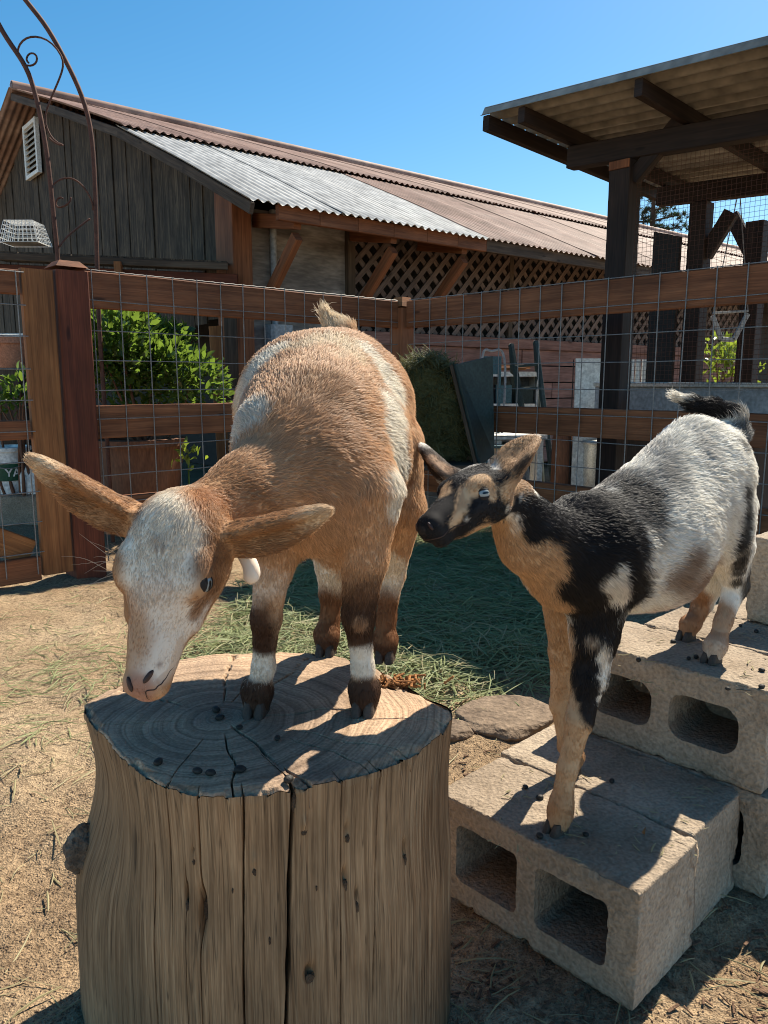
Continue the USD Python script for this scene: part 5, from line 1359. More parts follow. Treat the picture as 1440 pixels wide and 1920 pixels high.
def head_bones(b, P0, f, u, S, lk=1.0, tuft=1.0):
    """P0: poll, f: along the nose, u: out of the forehead. Returns a mapper of head coordinates to the world."""
    f = unit(f); u = unit(u - f * np.dot(u, f)); s = np.cross(f, u)
    h = lambda a, c, d=0.0: P0 + (f * a + u * c + s * d) * S
    A = np.array([f, s, u])
    hr = .0080 * lk
    b.ell(h(.036, -.040), A, V(.046, .045, .042) * S, k=.02, flow=f + u * .2, hair=hr * 1.3 * tuft, lift=.35 * tuft)      # cranium
    b.ell(h(.072, -.036), A, V(.046, .043, .037) * S, k=.02, flow=f, hair=hr * 1.1 * tuft, lift=.25 * tuft)               # brow
    b.bone(h(.085, -.034), h(.168, -.0365), .0310 * S, .0180 * S, k=.018, flow=f, hair=hr * .85, lift=.2)                # bridge
    b.bone(h(.115, -.047), h(.172, -.0475), .0270 * S, .0190 * S, k=.014, flow=f * -.2 - u * .3 + f, hair=hr * .85, lift=.2)  # upper lip
    b.bone(h(.060, -.066), h(.164, -.0640), .0240 * S, .0125 * S, k=.007, flow=f * -1, hair=hr * .9, lift=.18)            # lower jaw
    for q in (-1, 1):
        b.bone(h(.045, -.066, q * .022), h(.115, -.062, q * .012), .022 * S, .016 * S, k=.016, flow=f * -1, hair=hr * .9, lift=.18)   # jaw angle
        b.ell(h(.060, -.052, q * .028), A, V(.036, .021, .030) * S, k=.016, flow=f * -.6 - u, hair=hr, lift=.2)    # cheek
        b.ell(h(.072, -.015, q * .034), A, V(.022, .012, .011) * S, k=.012, flow=f, hair=hr * .6, lift=.12)        # brow ridge
        b.ell(h(.098, -.046, q * .032), A, V(.026, .008, .008) * S, k=.012, flow=f, hair=hr * .6, lift=.12)        # cheek bone
        b.ell(h(.177, -.0345, q * .0095), A, V(.0105, .0095, .0105) * S, k=.008, flow=f, hair=.004, lift=.1)       # nostril wings
    b.ell(h(.176, -.045), A, V(.0125, .0165, .0125) * S, k=.010, flow=f, hair=.004, lift=.1)                       # nose
    b.ell(h(.163, -.069), A, V(.015, .012, .009) * S, k=.006, flow=-f, hair=.006, lift=.25)                        # chin
    return h, f, u, s

class Skin:
    """looks up points of a finished skin"""
    def __init__(s, m):
        from scipy.spatial import cKDTree
        s.v, s.n = np.array(m.vertices), np.array(m.vertex_normals); s.t = cKDTree(s.v)
        x, y, z = s.v[:, 0], s.v[:, 1], s.v[:, 2] - CH
        d = y * CP - z * SP; w = y * SP + z * CP
        s.q = np.stack([720 + FOC * x / d, 960 - FOC * w / d], 1)
        s.qt = cKDTree(s.q)
    def near(s, p):
        i = s.t.query(p)[1]; return s.v[i], s.n[i]
    def seen(s, px, py):
        k = s.qt.query_ball_point((px, py), 5)
        k = np.array(k if k else [s.qt.query((px, py))[1]])
        return s.v[k[np.argmin(s.v[k, 1])]]
    def eye(s, p, push):
        v, n = s.near(p); return v - n * push, n

def head_parts(g, skin, h, f, u, s, S, lid, nose_mat, eyes, ops=(.25, .46), tilt=0.0, er=.0125, look=(0, 0, 0), axis=None, holes=None, lips=None):
    R = er * S
    for q, (c, sn) in zip((-1, 1), eyes):
        nrm = unit(sn * .8 + s * q * .3 + u * .12 + V(*look))
        m = trimesh.creation.icosphere(3, R); eb_ = put(g, 'eye', (np.array(m.vertices) + c, np.array(m.faces)), 'eye_dark', smooth=True)
        d, a_, b_ = frame(nrm, up=u - f * .1)
        cap = []
        for r_ in np.linspace(0, .80, 8):
            for t in np.linspace(0, 2 * np.pi, 28, endpoint=False):
                x, y = r_ * math.cos(t), r_ * math.sin(t); cap.append((x, y, math.sqrt(max(0, 1 - x * x - y * y))))
        cap = np.array(cap) * 1.03 * R
        i, j = np.meshgrid(np.arange(7), np.arange(28), indexing='ij'); j2 = (j + 1) % 28
        ff = np.stack([i * 28 + j, (i + 1) * 28 + j, (i + 1) * 28 + j2, i * 28 + j2], -1).reshape(-1, 4)
        put(eb_, 'iris', (c + cap[:, :1] * a_ + cap[:, 1:2] * b_ + cap[:, 2:] * d, ff), 'eye_blue', smooth=True)
        ax_ = unit(f - d * np.dot(f, d)); ay_ = np.cross(d, ax_); ay_ = ay_ if np.dot(ay_, u) > 0 else -ay_
        ax_, ay_ = ax_ * math.cos(tilt) - ay_ * math.sin(tilt), ay_ * math.cos(tilt) + ax_ * math.sin(tilt)
        if axis is not None and np.dot(nrm, V(0, -1, 0)) > .2:
            ax_ = unit(V(*axis) - d * np.dot(V(*axis), d)); ay_ = np.cross(d, ax_); ay_ = ay_ if ay_[2] > 0 else -ay_
        pv = []
        for t in np.linspace(0, 2 * np.pi, 24, endpoint=False):
            x, y = .50 * abs(math.cos(t)) ** .7 * np.sign(math.cos(t)), .15 * abs(math.sin(t)) ** .7 * np.sign(math.sin(t))
            pv.append(c + (ax_ * x + ay_ * y + d * (math.sqrt(1 - x * x - y * y) + .05)) * 1.03 * R)
        pv.append(c + d * 1.06 * 1.03 * R)
        put(eb_, 'pupil', (np.array(pv), np.array([(24, k_, (k_ + 1) % 24) for k_ in range(24)])), 'eye_dark', smooth=True)
        for sg, op, nm in ((1, ops[0], 'upper_eyelid'), (-1, ops[1], 'lower_eyelid')):
            vs = []; n1, n2 = 22, 7
            for i in range(n1 + 1):
                th = math.pi * i / n1; x = -math.cos(th) * .98; ym = math.sin(th) ** .8 * op; yo = max(ym, math.sin(th) * .98)
                for j in range(n2 + 1):
                    y = ym + (yo - ym) * j / n2; rr_ = 1.10 if j else 1.05
                    vs.append(c + (ax_ * x * rr_ + ay_ * y * rr_ * sg + d * rr_ * math.sqrt(max(.0, 1 - x * x - y * y))) * R)
            i, j = np.meshgrid(np.arange(n1), np.arange(n2), indexing='ij')
            ff = np.stack([i * (n2 + 1) + j, (i + 1) * (n2 + 1) + j, (i + 1) * (n2 + 1) + j + 1, i * (n2 + 1) + j + 1], -1).reshape(-1, 4)
            put(eb_, nm, (np.array(vs), ff), lid, smooth=True)
    m = trimesh.creation.icosphere(3, 1.0); mv = np.array(m.vertices)
    mv = mv * (1 + .06 * (meshkit.fbm(mv * 3, 2, 5) - .5))[:, None]
    A = np.array([f, s, u])
    nv, nn = skin.near(h(.200, -.040))
    np_ = put(g, 'nose', (nv - f * .0058 * S + (mv * V(.0066, .0115, .0105) * S) @ A, np.array(m.faces)), nose_mat, smooth=True)
    for q in (-1, 1):
        nv, nn = skin.near(h(.190, -.032, q * .0175) if holes is None else skin.seen(*holes[0 if q < 0 else 1]))
        l_ = f * .25 + s * q * .45 - u * .75; l_ = unit(l_ - nn * np.dot(l_, nn))
        put(np_, 'nostril', (nv - nn * .0002 + (mv * V(.0022, .0072, .0026) * S) @ np.array([nn, l_, np.cross(nn, l_)]), np.array(m.faces)), 'nostril', smooth=True)
    line = []
    for q, a in ((-1, .128), (-1, .145), (-1, .160), (-1, .174), (-1, .185)):
        line.append(h(a, -.0585 - (.002 if a < .15 else 0), q * (.034 if a < .17 else .022)))
    line = line + [h(.200, -.058, 0)] + [h(a, -.0585 - (.002 if a < .15 else 0), (.034 if a < .17 else .022)) for a in (.185, .174, .160, .145, .128)]
    line = [skin.near(p)[0] for p in spline(line, 34)] if lips is None else [skin.near(p)[0] for p in spline([skin.seen(*a) if len(a) == 2 else h(*a) for a in lips], 34)]
    sm_ = np.array(line); sm_[1:-1] = (sm_[:-2] + sm_[1:-1] * 2 + sm_[2:]) / 4
    put(g, 'mouth', tube(sm_, np.interp(np.linspace(0, 1, 34), [0, .3, .5, .7, 1], [.0006, .0014, .0015, .0014, .0006]) * S * (1 if lips is None else .45), 6), 'nostril', smooth=True)
TAN, TAN_L, WHITE, CREAM = (.56, .365, .22), (.60, .41, .26), (.72, .66, .56), (.66, .54, .38)
DBROWN, BLACK, RUST = (.075, .036, .02), (.012, .011, .012), (.36, .17, .075)

def goat_one():
    G = thing('goat', 'brown and white goat standing on the tree stump with its head lowered', 'goat', V(SC[0], SC[1], ST))
    b = Body(.0036)
    back = unit(V(.2, .9, .1))
    hf = unit(V(.10, .75, -.25))
    hips, barrel, chest = at(642, 768, 1.25), at(612, 850, 1.13), at(588, 895, 1.03)
    b.ball(hips, .107, .03, flow=hf, hair=.018, lift=.32)
    b.ball(at(578, 778, 1.22), .112, .04, flow=hf, hair=.018, lift=.32)
    b.bone(hips, barrel, .107, .116, .03, flow=hf, hair=.020, lift=.3)
    b.bone(barrel, chest, .116, .098, .03, flow=hf, hair=.020, lift=.3)
    b.bone(at(580, 742, 1.2), at(540, 815, 1.02), .082, .066, .05, flow=V(0, 1, .1), hair=.018, lift=.35)
    b.bone(at(640, 690, 1.27), at(600, 760, 1.05), .05, .05, .04, flow=V(0, 1, .15), hair=.024, lift=.4)
    nb, nm, nt = at(566, 874, 1.0), at(466, 918, .93), at(368, 968, .86)
    nf = unit(nb - nt)
    b.bone(chest, nb, .095, .068, .03, flow=nf + V(0, 0, -.3), hair=.020, lift=.35)
    b.bone(nb, nm, .068, .040, .03, flow=nf + V(0, 0, -.2), hair=.015, lift=.35)
    b.bone(nm, nt, .040, .032, .03, flow=nf, hair=.012, lift=.3)
    S = 1.14
    P0 = V(-.2203, .80, .8010)
    h, f, u, s = head_bones(b, P0, V(-.168, -.343, -.924), V(-.05, -.94, .35), S, tuft=1.1)
    # ears: our left one raised, our right one level
    ql = 1 if np.dot(s, V(1, 0, 0)) < 0 else -1
    ear(b, h(.026, -.050, .043 * ql), at(74, 864, .81), V(.10, -.72, -.66), .043, hair=.0100)
    ear(b, h(.028, -.050, -.043 * ql), at(602, 957, .81), V(-.05, -.75, -.62), .043, hair=.0100)
    # tail
    b.bone(at(650, 668, 1.345), at(640, 628, 1.37), .03, .02, .02, flow=V(-.1, 0, 1), hair=.022, lift=.5)
    b.bone(at(640, 628, 1.37), at(612, 592, 1.385), .018, .008, .015, flow=V(-.35, 0, .8), hair=.034, lift=.4)
    # legs: list of (px, py, dY from the foot, r)
    down = V(0, 0, -1)
    feet = []
    def leg(foot, pts, hl=.008):
        F = atz(foot[0], foot[1], ST); F[2] = stump_z(F[0], F[1])
        P = [(at(px, py, F[1] + dy), r) for px, py, dy, r in pts]
        P.append((F + Z * .030 + V(0, .006, 0), foot[2]))
        for (a, ra), (c, rc) in zip(P[:-1], P[1:]):
            b.bone(a, c, ra, rc, .012, flow=down + V(0, .25, 0), hair=hl if ra < .03 else .014, lift=.22)
        b.bone(F + Z * .030 + V(0, .006, 0), F + Z * .014, foot[2], foot[2] * .92, .008, flow=down, hair=.010, lift=.12)
        feet.append(F)
    leg((482, 1333, .0205), [(530, 985, .00, .050), (512, 1060, -.01, .0255), (499, 1160, -.01, .0190), (494, 1250, .0, .0142), (486, 1295, .0, .0165)])
    leg((683, 1334, .0205), [(672, 930, .0, .062), (684, 1040, -.01, .030), (672, 1155, -.012, .0200), (680, 1250, .0, .0142), (683, 1298, .0, .0168)])
    leg((612, 1224, .0195), [(640, 900, -.02, .075), (630, 1010, -.02, .043), (622, 1110, .02, .0190), (618, 1165, .015, .0148), (614, 1195, .0, .0168)])
    leg((722, 1236, .0195), [(700, 850, -.01, .082), (733, 950, -.02, .052), (735, 1075, .03, .0200), (724, 1160, .015, .0148), (722, 1205, .0, .0168)])
    m = b.build()
    coat = Coat(TAN)
    hc = lambda a, c, d=0.0: h(a, c, d)
    W_ = WHITE
    # white saddle band behind the shoulder, rump, tail
    skin = Skin(m); sn = skin.seen
    for px, py, r in ((448, 742, .036), (466, 702, .036), (492, 672, .032), (465, 775, .028), (522, 652, .022), (447, 780, .024), (440, 815, .018)): coat.patch(sn(px, py), r, W_, .4)
    for px, py, r in ((690, 655, .022), (715, 685, .026), (735, 720, .034), (742, 765, .034), (744, 810, .033), (748, 860, .031), (750, 905, .029), (748, 945, .022), (760, 880, .02), (738, 790, .020)): coat.patch(sn(px, py), r, W_, .4)
    for px, py, r, am in ((600, 636, .028, .8), (640, 638, .030, .9), (562, 645, .022, .7), (665, 665, .022, .8), (630, 665, .018, .5)): coat.patch(sn(px, py), r, CREAM, .6, am)
    coat.patch(at(615, 600, 1.38), (.05, .05, .05), CREAM, .3)
    for px, py, r in ((772, 780, .010), (774, 840, .010), (772, 900, .009), (768, 740, .008)): coat.patch(sn(px, py), r, RUST, .8, .8)
    for px, py, r in ((705, 850, .022), (712, 910, .020), (700, 780, .018)): coat.patch(sn(px, py), r, (.52, .30, .15), .9, .6)
    for px, py, r in ((600, 800, .05), (640, 760, .05), (670, 820, .045), (620, 870, .05)): coat.patch(sn(px, py), r, (.40, .245, .145), 1., .5)
    for px, py, r in ((520, 1020, .018), (500, 1035, .016), (480, 1030, .014)): coat.patch(sn(px, py), r, (.66, .56, .46), .6, .8)
    # head: cream blaze down the middle, tan cheeks, brown round the eyes
    skin = Skin(m); sn = skin.seen
    coat.patch(h(.06, -.03), V(.12, .13, .13) * S, (.40, .225, .115), .2, .95)
    coat.patch(h(.015, .0), V(.05, .04, .03) * S, (.46, .29, .165), .5, .8)
    CR = (.74, .665, .55)
    for px, py, r in ((292, 950, .034), (270, 985, .036), (330, 985, .036), (300, 1030, .042), (285, 1080, .036), (345, 1040, .026), (245, 1010, .022), (290, 1130, .032), (300, 1180, .034), (320, 1220, .030), (345, 1170, .024), (290, 1230, .026), (375, 1140, .016)):
        coat.patch(sn(px, py), r, CR if py < 1100 else (.66, .58, .49), .55)
    coat.patch(sn(325, 900), .020, (.66, .54, .40), .8, .8)
    for px, py, r, am in ((252, 1160, .014, .8), (256, 1195, .016, .85), (250, 1225, .015, .7), (240, 1120, .012, .5)):
        coat.patch(sn(px, py), r, (.42, .24, .13), .9, am)
    for px, py, r in ((395, 1060, .020), (405, 1100, .018), (385, 1125, .014), (412, 1030, .022), (420, 985, .026), (370, 1150, .010)):
        coat.patch(sn(px, py), r, (.24, .125, .062), .7, .9)
    coat.patch(sn(430, 1130), .016, (.40, .24, .13), .8, .8)
    coat.patch(sn(398, 940), .030, RUST, .6, .9)
    coat.patch(sn(230, 940), .022, RUST, .6, .9)
    coat.patch(sn(208, 1050), .018, (.33, .185, .095), .6, .9)
    coat.patch(sn(300, 1012), .007, (.40, .34, .28), 1.2, .7)
    coat.patch(h(.186, -.038), V(.014, .021, .020) * S, (.30, .17, .125), .5, .85)
    coat.patch(h(.186, -.066), V(.03, .03, .012) * S, (.40, .28, .20), .6, .7)
    coat.patch(sn(258, 1290), .017, (.34, .19, .14), .7, .9)
    coat.patch(sn(302, 1246), .0035, (.2, .14, .12), 1., .8)
    for q, tip in ((ql, (74, 864)), (-ql, (602, 957))):
        tp = at(tip[0], tip[1], .81); e0 = h(.027, -.05, .043 * q)
        coat.patch(e0 + (tp - e0) * .5, (.07, .035, .045), (.36, .20, .10), .3)
        coat.patch(e0 + (tp - e0) * .97, .024, (.60, .47, .32), .8, .8)
    # legs
    for F, wz, kz, in ((feet[0], .068, .120), (feet[1], .078, .135)):
        coat.patch(F + Z * .15, (.036, .05, .085), (.17, .09, .05), .4)
        coat.patch(F + Z * kz, (.040, .05, .045), (.06, .03, .018), .4)
        coat.patch(F + Z * wz, (.040, .05, .026), W_, .3)
        coat.patch(F + Z * .018, (.05, .055, .036), (.055, .028, .017), .3)
    coat.patch(feet[0] + Z * .195 + V(.01, 0, 0), (.045, .05, .035), (.60, .50, .41), .4)
    coat.patch(feet[1] + Z * .138 + V(-.004, -.03, 0), (.010, .02, .012), (.33, .2, .12), .5)
    for F in feet[2:]:
        coat.patch(F + Z * .15, (.04, .045, .055), W_, .3)
        coat.patch(F + Z * .045, (.045, .05, .070), (.19, .085, .038), .35)
        coat.patch(F + Z * .012, (.045, .05, .02), DBROWN, .5)
    v = np.array(m.vertices)
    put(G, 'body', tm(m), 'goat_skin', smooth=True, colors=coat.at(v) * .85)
    lo = min(F[2] for F in feet)
    eyes = [skin.eye(h(.085, -.030, q * .07), .0075 * S) for q in (-1, 1)]
    k_ = 0 if eyes[0][0][0] > eyes[1][0][0] else 1; eyes[k_] = skin.eye(sn(397, 1096), .0078 * S)
    def skip(p):
        k = p[:, 2] < ST + .004
        for e, _ in eyes: k |= np.linalg.norm(p - e, axis=1) < .0125 * S
        k |= np.linalg.norm(p - h(.186, -.038), axis=1) < .009 * S
        return k
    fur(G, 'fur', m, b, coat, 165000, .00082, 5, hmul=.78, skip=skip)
    for F in feet: hoof_pair(G, F + V(0, -.004, 0), V(-.15, -1, 0), .021)
    head_parts(G, skin, h, f, u, s, S, 'eyelid', 'muzzle_pink', eyes, ops=(.30, .36), look=(.05, -.30, -.05), er=.0096, axis=(1, -.45, .25), holes=((282, 1270), (238, 1284)) if s[0] > 0 else ((238, 1284), (282, 1270)), lips=((.186, -.056, -.010), (270, 1303), (290, 1292), (310, 1276), (328, 1255)))
    # wattle at the throat
    wq = spline([at(443, 1020, .86), at(462, 1045, .85), at(472, 1068, .845), at(470, 1083, .845)], 10)
    wb2 = Body(.0022)
    for i in range(len(wq) - 1): wb2.bone(wq[i], wq[i + 1], .0068, .0068, .006, hair=.004, lift=.1)
    wm = wb2.build(); wc = Coat((.66, .56, .46))
    wt_ = put(G, 'wattle', tm(wm), 'goat_skin', smooth=True, colors=wc.at(np.array(wm.vertices)))
    fur(G, 'wattle_fur', wm, wb2, wc, 2600, .0006, 6)
    # whiskers and lashes on our left
    e = min(eyes, key=lambda q: q[0][0])[0]
    r0 = np.random.default_rng(3); k = 14
    roots = e + r0.normal(0, .006, (k, 3)); tips = roots + np.stack([r0.uniform(-.06, -.02, k), r0.normal(0, .01, k), r0.uniform(-.02, .045, k)], 1)
    bristles(G, 'lashes', roots, tips, .0007, (.5, .42, .33), .004)
    return G
goat_one()
def goat_two():
    G = thing('goat', 'black, white and tan goat with front feet on the lower block step', 'goat', atz(1200, 1400, .19))
    b = Body(.0036)
    hf = unit(V(.78, .58, -.25))
    chest, barrel, hips = at(1098, 1040, 1.20), at(1212, 1008, 1.31), at(1312, 895, 1.42)
    b.bone(chest, barrel, .090, .108, .03, flow=hf, hair=.020, lift=.28)
    b.bone(barrel, hips, .108, .093, .03, flow=hf, hair=.022, lift=.3)
    b.bone(at(1160, 1060, 1.25), at(1235, 1050, 1.33), .076, .080, .03, flow=hf, hair=.016, lift=.25)
    b.bone(at(1150, 985, 1.25), at(1300, 840, 1.42), .040, .050, .04, flow=V(.7, .5, .25), hair=.026, lift=.45)
    b.ball(at(1330, 985, 1.40), .075, .03, flow=hf, hair=.02, lift=.3)
    n0, n1, n2 = at(1066, 1050, 1.175), at(1002, 1010, 1.13), at(958, 945, 1.105)
    nf = unit(n0 - n2)
    b.bone(chest, n0, .09, .068, .03, flow=nf + V(0, 0, -.3), hair=.017, lift=.25)
    b.bone(n0, n1, .066, .049, .03, flow=nf + V(0, 0, -.2), hair=.016, lift=.25)
    b.bone(n1, n2, .049, .038, .03, flow=nf, hair=.013, lift=.2)
    S = .86
    P0 = V(.1478, 1.10, .8088) + (unit(V(-.640, -.70, -.31)) * .083 + V(-.36, -.06, .93) * -.03) * .07
    h, f, u, s = head_bones(b, P0, V(-.640, -.70, -.31), V(-.36, -.06, .93), S, lk=1.1)
    q = 1 if np.dot(s, V(.3, -1, 0)) > 0 else -1       # which side of the head looks at us
    ear(b, h(.022, -.034, q * .042), at(1003, 826, 1.105), V(-.62, -.75, .1), .044, hair=.008)
    ear(b, h(.026, -.030, -q * .042), at(794, 838, 1.17), V(-.55, -.35, -.6), .036, hair=.007)
    # tail curling over to our left
    b.bone(at(1335, 858, 1.445), at(1375, 815, 1.478), .060, .026, .03, flow=V(.6, .4, .3), hair=.02, lift=.35)
    tl = [at(1375, 815, 1.478), at(1378, 784, 1.485), at(1340, 766, 1.482), at(1300, 757, 1.475), at(1266, 742, 1.47)]
    for i, (a, c) in enumerate(zip(tl[:-1], tl[1:])):
        b.bone(a, c, (.024, .018, .014, .010)[i], (.018, .014, .010, .005)[i], .012, hair=.026, lift=.35, flow=unit(c - a) + V(0, 0, .15))
    feet = []
    down = V(0, 0, -1)
    def leg(foot, zf, pts, hl=.008):
        F = atz(foot[0], foot[1], zf)
        P = [(at(px, py, F[1] + dy), r) for px, py, dy, r in pts]
        P.append((F + Z * .030 + V(.004, .004, 0), foot[2]))
        for (a, ra), (c, rc) in zip(P[:-1], P[1:]):
            b.bone(a, c, ra, rc, .012, flow=down + V(.2, .15, 0), hair=hl if ra < .03 else .014, lift=.2)
        b.bone(F + Z * .030 + V(.004, .004, 0), F + Z * .014, foot[2], foot[2] * .92, .008, flow=down, hair=.010, lift=.12)
        feet.append(F)
    leg((1046, 1556, .0195), BH, [(1120, 1075, .04, .064), (1114, 1190, .02, .036), (1106, 1270, .01, .0262), (1086, 1350, .0, .0205), (1064, 1440, .0, .0148), (1053, 1505, .0, .0172)])
    leg((1072, 1448, .0175), BH, [(1080, 1120, -.06, .06), (1060, 1220, -.03, .027), (1050, 1320, .0, .0170), (1062, 1400, .0, .0138)])
    leg((1336, 1240, .0185), .386, [(1345, 960, .02, .070), (1362, 1020, .01, .046), (1380, 1095, .05, .0225), (1356, 1165, .02, .0148), (1343, 1210, .0, .0175)])
    leg((1288, 1198, .0175), .386, [(1320, 1010, -.04, .06), (1335, 1080, .0, .034), (1318, 1130, .03, .019), (1298, 1170, .01, .016)])
    m = b.build()
    coat = Coat((.80, .77, .70))
    T = (.52, .345, .20)
    # black collar and shoulder, white saddle behind
    K = BLACK
    coat.patch(at(1080, 1010, 1.17), (.105, .20, .085), K, .12)
    coat.patch(at(1035, 975, 1.14), (.06, .2, .055), K, .12)
    coat.patch(at(1170, 965, 1.27), (.060, .12, .070), K, .22)
    coat.patch(at(1140, 1075, 1.2), (.060, .12, .060), K, .2)
    coat.patch(at(1110, 1120, 1.15), (.050, .12, .055), K, .15)
    coat.patch(at(1235, 900, 1.33), (.030, .10, .085), (.13, .12, .115), .9, .6)
    coat.patch(at(1300, 850, 1.38), (.02, .1, .05), (.3, .28, .26), 1., .5)
    coat.patch(at(1290, 1075, 1.32), (.060, .14, .040), (.30, .20, .14), .6, .95)
    coat.patch(at(1225, 1150, 1.30), (.08, .10, .035), (.66, .52, .42), .7, .8)
    coat.patch(at(1150, 1110, 1.14), (.020, .06, .032), (.70, .64, .56), .3)
    coat.patch(at(1400, 830, 1.47), (.03, .08, .05), K, .5, .75)
    coat.patch(at(1402, 1000, 1.46), (.02, .09, .16), (.05, .042, .04), .6, .8)
    coat.patch(at(1330, 765, 1.48), (.075, .05, .022), K, .25)
    coat.patch(at(1268, 742, 1.47), (.016, .04, .016), (.74, .70, .62), .4)
    # tan throat and brisket
    coat.patch(at(985, 1075, 1.09), (.060, .09, .058), T, .15)
    coat.patch(at(1030, 1150, 1.12), (.040, .08, .060), T, .2)
    coat.patch(at(905, 1012, 1.05), (.045, .08, .020), T, .25)
    coat.patch(at(938, 1035, 1.06), (.050, .10, .045), T, .25)
    pass
    # head: black mask with tan bars, white poll, tan cheek and throat
    skin = Skin(m); sn = skin.seen
    zm = lambda x, y: sn(770 + x / 4.8, 790 + y / 4.8)
    coat.patch(h(.105, -.03), V(.125, .09, .12) * S, K, .06, ragged=.1)
    for x, y, r in ((560, 1060, .016), (640, 1030, .018), (720, 1000, .018), (790, 960, .014), (860, 1000, .020), (620, 1100, .014), (760, 1090, .022), (900, 1060, .024), (905, 640, .016), (950, 600, .014), (930, 720, .013)): coat.patch(zm(x, y), r, T, .4, ragged=.3)
    for x, y, r in ((895, 800, .006), (905, 880, .0075), (930, 970, .008)): coat.patch(zm(x, y), r, (.66, .58, .48), .6, .9)
    for x, y, r in ((400, 925, .0075), (430, 850, .0085), (450, 770, .009), (475, 690, .010), (500, 610, .011), (540, 550, .0115), (600, 500, .0105), (665, 500, .0105), (720, 530, .0095), (755, 590, .0085), (755, 680, .0075), (580, 610, .008)): coat.patch(zm(x, y), r, T, .4, ragged=.25)
    for x, y, r in ((305, 560, .010), (300, 620, .010), (310, 500, .008)): coat.patch(zm(x, y), r, T, .5, ragged=.2)
    for x, y, r in ((480, 370, .0095), (540, 345, .009), (720, 340, .009), (790, 345, .0105), (770, 380, .008), (450, 400, .007)): coat.patch(zm(x, y), r, (.76, .72, .66), .5, ragged=.3)
    for x, y, r in ((1090, 640, .012), (1110, 720, .016), (1060, 700, .010), (1150, 800, .020), (1030, 800, .010), (1060, 900, .014), (1120, 980, .018)): coat.patch(zm(x, y), r, K, .3)
    coat.patch(zm(515, 905), .0035, (.6, .57, .52), .8, .8)
    for x, y, r in ((405, 1090, .005), (700, 890, .004)): coat.patch(zm(x, y), r, T, .8, .6)
    # ears
    e0, e1 = h(.022, -.034, q * .042), at(1003, 826, 1.105)
    coat.patch(e0 + (e1 - e0) * .55, (.045, .05, .050), (.36, .225, .125), .25)
    for x, y, r in ((1040, 400, .009), (1000, 450, .008), (980, 510, .006), (1080, 350, .008)): coat.patch(zm(x, y), r, (.025, .018, .014), .8, .9)
    e0, e1 = h(.026, -.030, -q * .042), at(794, 838, 1.17)
    coat.patch(e0 + (e1 - e0) * .55, (.05, .05, .03), (.05, .035, .028), .3)
    for x, y in ((200, 320), (280, 380), (330, 420)): coat.patch(zm(x, y), .010, (.38, .24, .15), .6, .9)
    # legs
    F0, F1, F2, F3 = feet
    for F in (F0, F1):
        coat.patch(F + Z * .14 + V(-.005, 0, 0), (.085, .10, .19), T, .2)
        coat.patch(F + Z * .03, (.045, .05, .05), (.40, .22, .11), .5, .7)
    coat.patch(at(1045, 1190, 1.27), (.055, .07, .10), T, .2)
    coat.patch(at(1108, 1260, 1.145), (.032, .035, .060), K, .2)
    coat.patch(at(1140, 1190, 1.16), (.045, .035, .035), K, .3)
    coat.patch(at(1132, 1255, 1.13), (.013, .03, .040), (.72, .68, .6), .35)
    coat.patch(at(1100, 1190, 1.10), (.020, .03, .022), (.45, .36, .27), .6, .8)
    coat.patch(at(1112, 1330, 1.15), (.03, .035, .028), K, .3)
    coat.patch(at(1062, 1420, 1.12), (.008, .02, .022), K, .5, .8)
    coat.patch(F0 + Z * .16 + V(.01, 0, 0), (.034, .04, .040), T, .3, .0)
    coat.patch(F2 + Z * .06, (.05, .055, .085), (.42, .27, .17), .3)
    coat.patch(F2 + Z * .01, (.04, .05, .035), (.60, .50, .40), .6, .7)
    coat.patch(at(1392, 1085, 1.45), (.016, .04, .050), (.04, .035, .03), .5, .85)
    coat.patch(F3 + Z * .05, (.05, .055, .08), (.36, .19, .10), .3)
    for x, y, r in ((1040, 1165, .022), (1052, 1205, .020), (1062, 1245, .018), (1062, 1285, .018), (1060, 1330, .018), (1025, 1125, .026), (1000, 1090, .024), (1070, 1180, .012)): coat.patch(sn(x, y), r, T, .3)
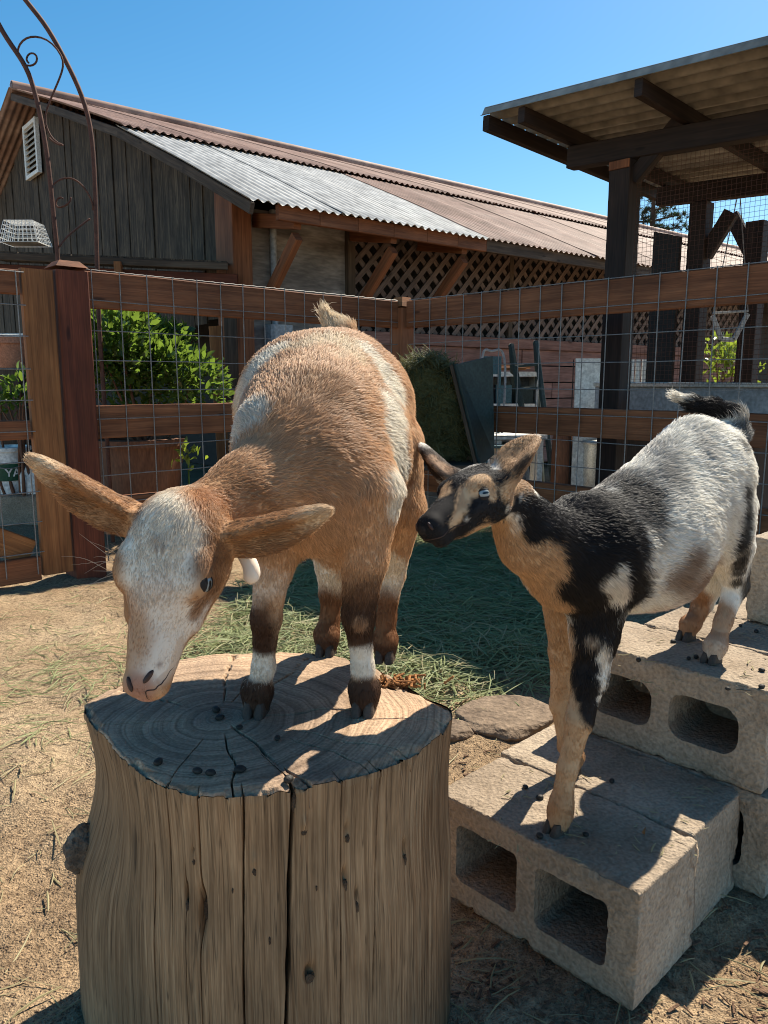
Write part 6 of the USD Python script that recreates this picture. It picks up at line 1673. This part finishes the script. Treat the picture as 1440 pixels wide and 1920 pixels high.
    for x, y, r in ((1085, 1110, .030), (1110, 1140, .030), (1092, 1175, .022), (1135, 1175, .022), (1090, 1215, .015), (1086, 1245, .014), (1085, 1275, .013), (1088, 1305, .012), (1150, 1150, .018), (1105, 1215, .016), (1100, 1250, .017), (1105, 1290, .017), (1108, 1325, .016)): coat.patch(sn(x, y), r, K, .25)
    for x, y, r in ((1148, 1095, .016), (1158, 1120, .014), (1165, 1075, .012), (1142, 1225, .010), (1140, 1255, .010), (1136, 1285, .009), (1128, 1310, .007)): coat.patch(sn(x, y), r, (.72, .68, .6), .4)
    coat.patch(sn(1110, 1200), .010, (.5, .4, .3), 1., .7)
    for x, y, r in ((1190, 950, .034), (1220, 915, .034), (1235, 880, .030), (1215, 965, .028), (1250, 900, .024)): coat.patch(sn(x, y), r, (.09, .085, .08), 1.2, .36)
    for x, y, r in ((1265, 1090, .024), (1295, 1070, .026), (1310, 1045, .022), (1285, 1100, .022)): coat.patch(sn(x, y), r, (.27, .185, .13), .9, .8)
    for x, y, r in ((1404, 925, .018), (1404, 955, .020), (1402, 985, .021), (1399, 1015, .021), (1395, 1045, .020), (1392, 1060, .019), (1391, 1030, .018), (1389, 1075, .018), (1386, 1095, .015)): coat.patch(sn(x, y), r, K, .5, .9)
    for x, y, r in ((1390, 800, .016), (1395, 830, .016)): coat.patch(sn(x, y), r, K, .6, .7)
    v = np.array(m.vertices)
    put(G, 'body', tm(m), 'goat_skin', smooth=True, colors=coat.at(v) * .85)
    eyes = [skin.eye(h(.083, -.030, e * .07), .0065 * S) for e in (-1, 1)]
    vis = skin.seen(909, 925); eyes[0 if q < 0 else 1] = skin.eye(vis, .0065 * S)
    def skip(p):
        k = np.zeros(len(p), bool)
        for F in feet: k |= (np.linalg.norm((p - F)[:, :2], axis=1) < .05) & (p[:, 2] < F[2] + .004)
        for e, _ in eyes: k |= np.linalg.norm(p - e, axis=1) < .0125 * S
        k |= np.linalg.norm(p - h(.186, -.038), axis=1) < .009 * S
        return k
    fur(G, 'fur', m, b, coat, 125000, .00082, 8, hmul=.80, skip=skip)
    for F in feet: hoof_pair(G, F + V(-.003, -.003, 0), V(-.8, -.6, 0), .020)
    head_parts(G, skin, h, f, u, s, S, 'eyelid', 'eyelid', eyes, ops=(.42, .48), tilt=-.35, er=.0112)
    return G
goat_two()
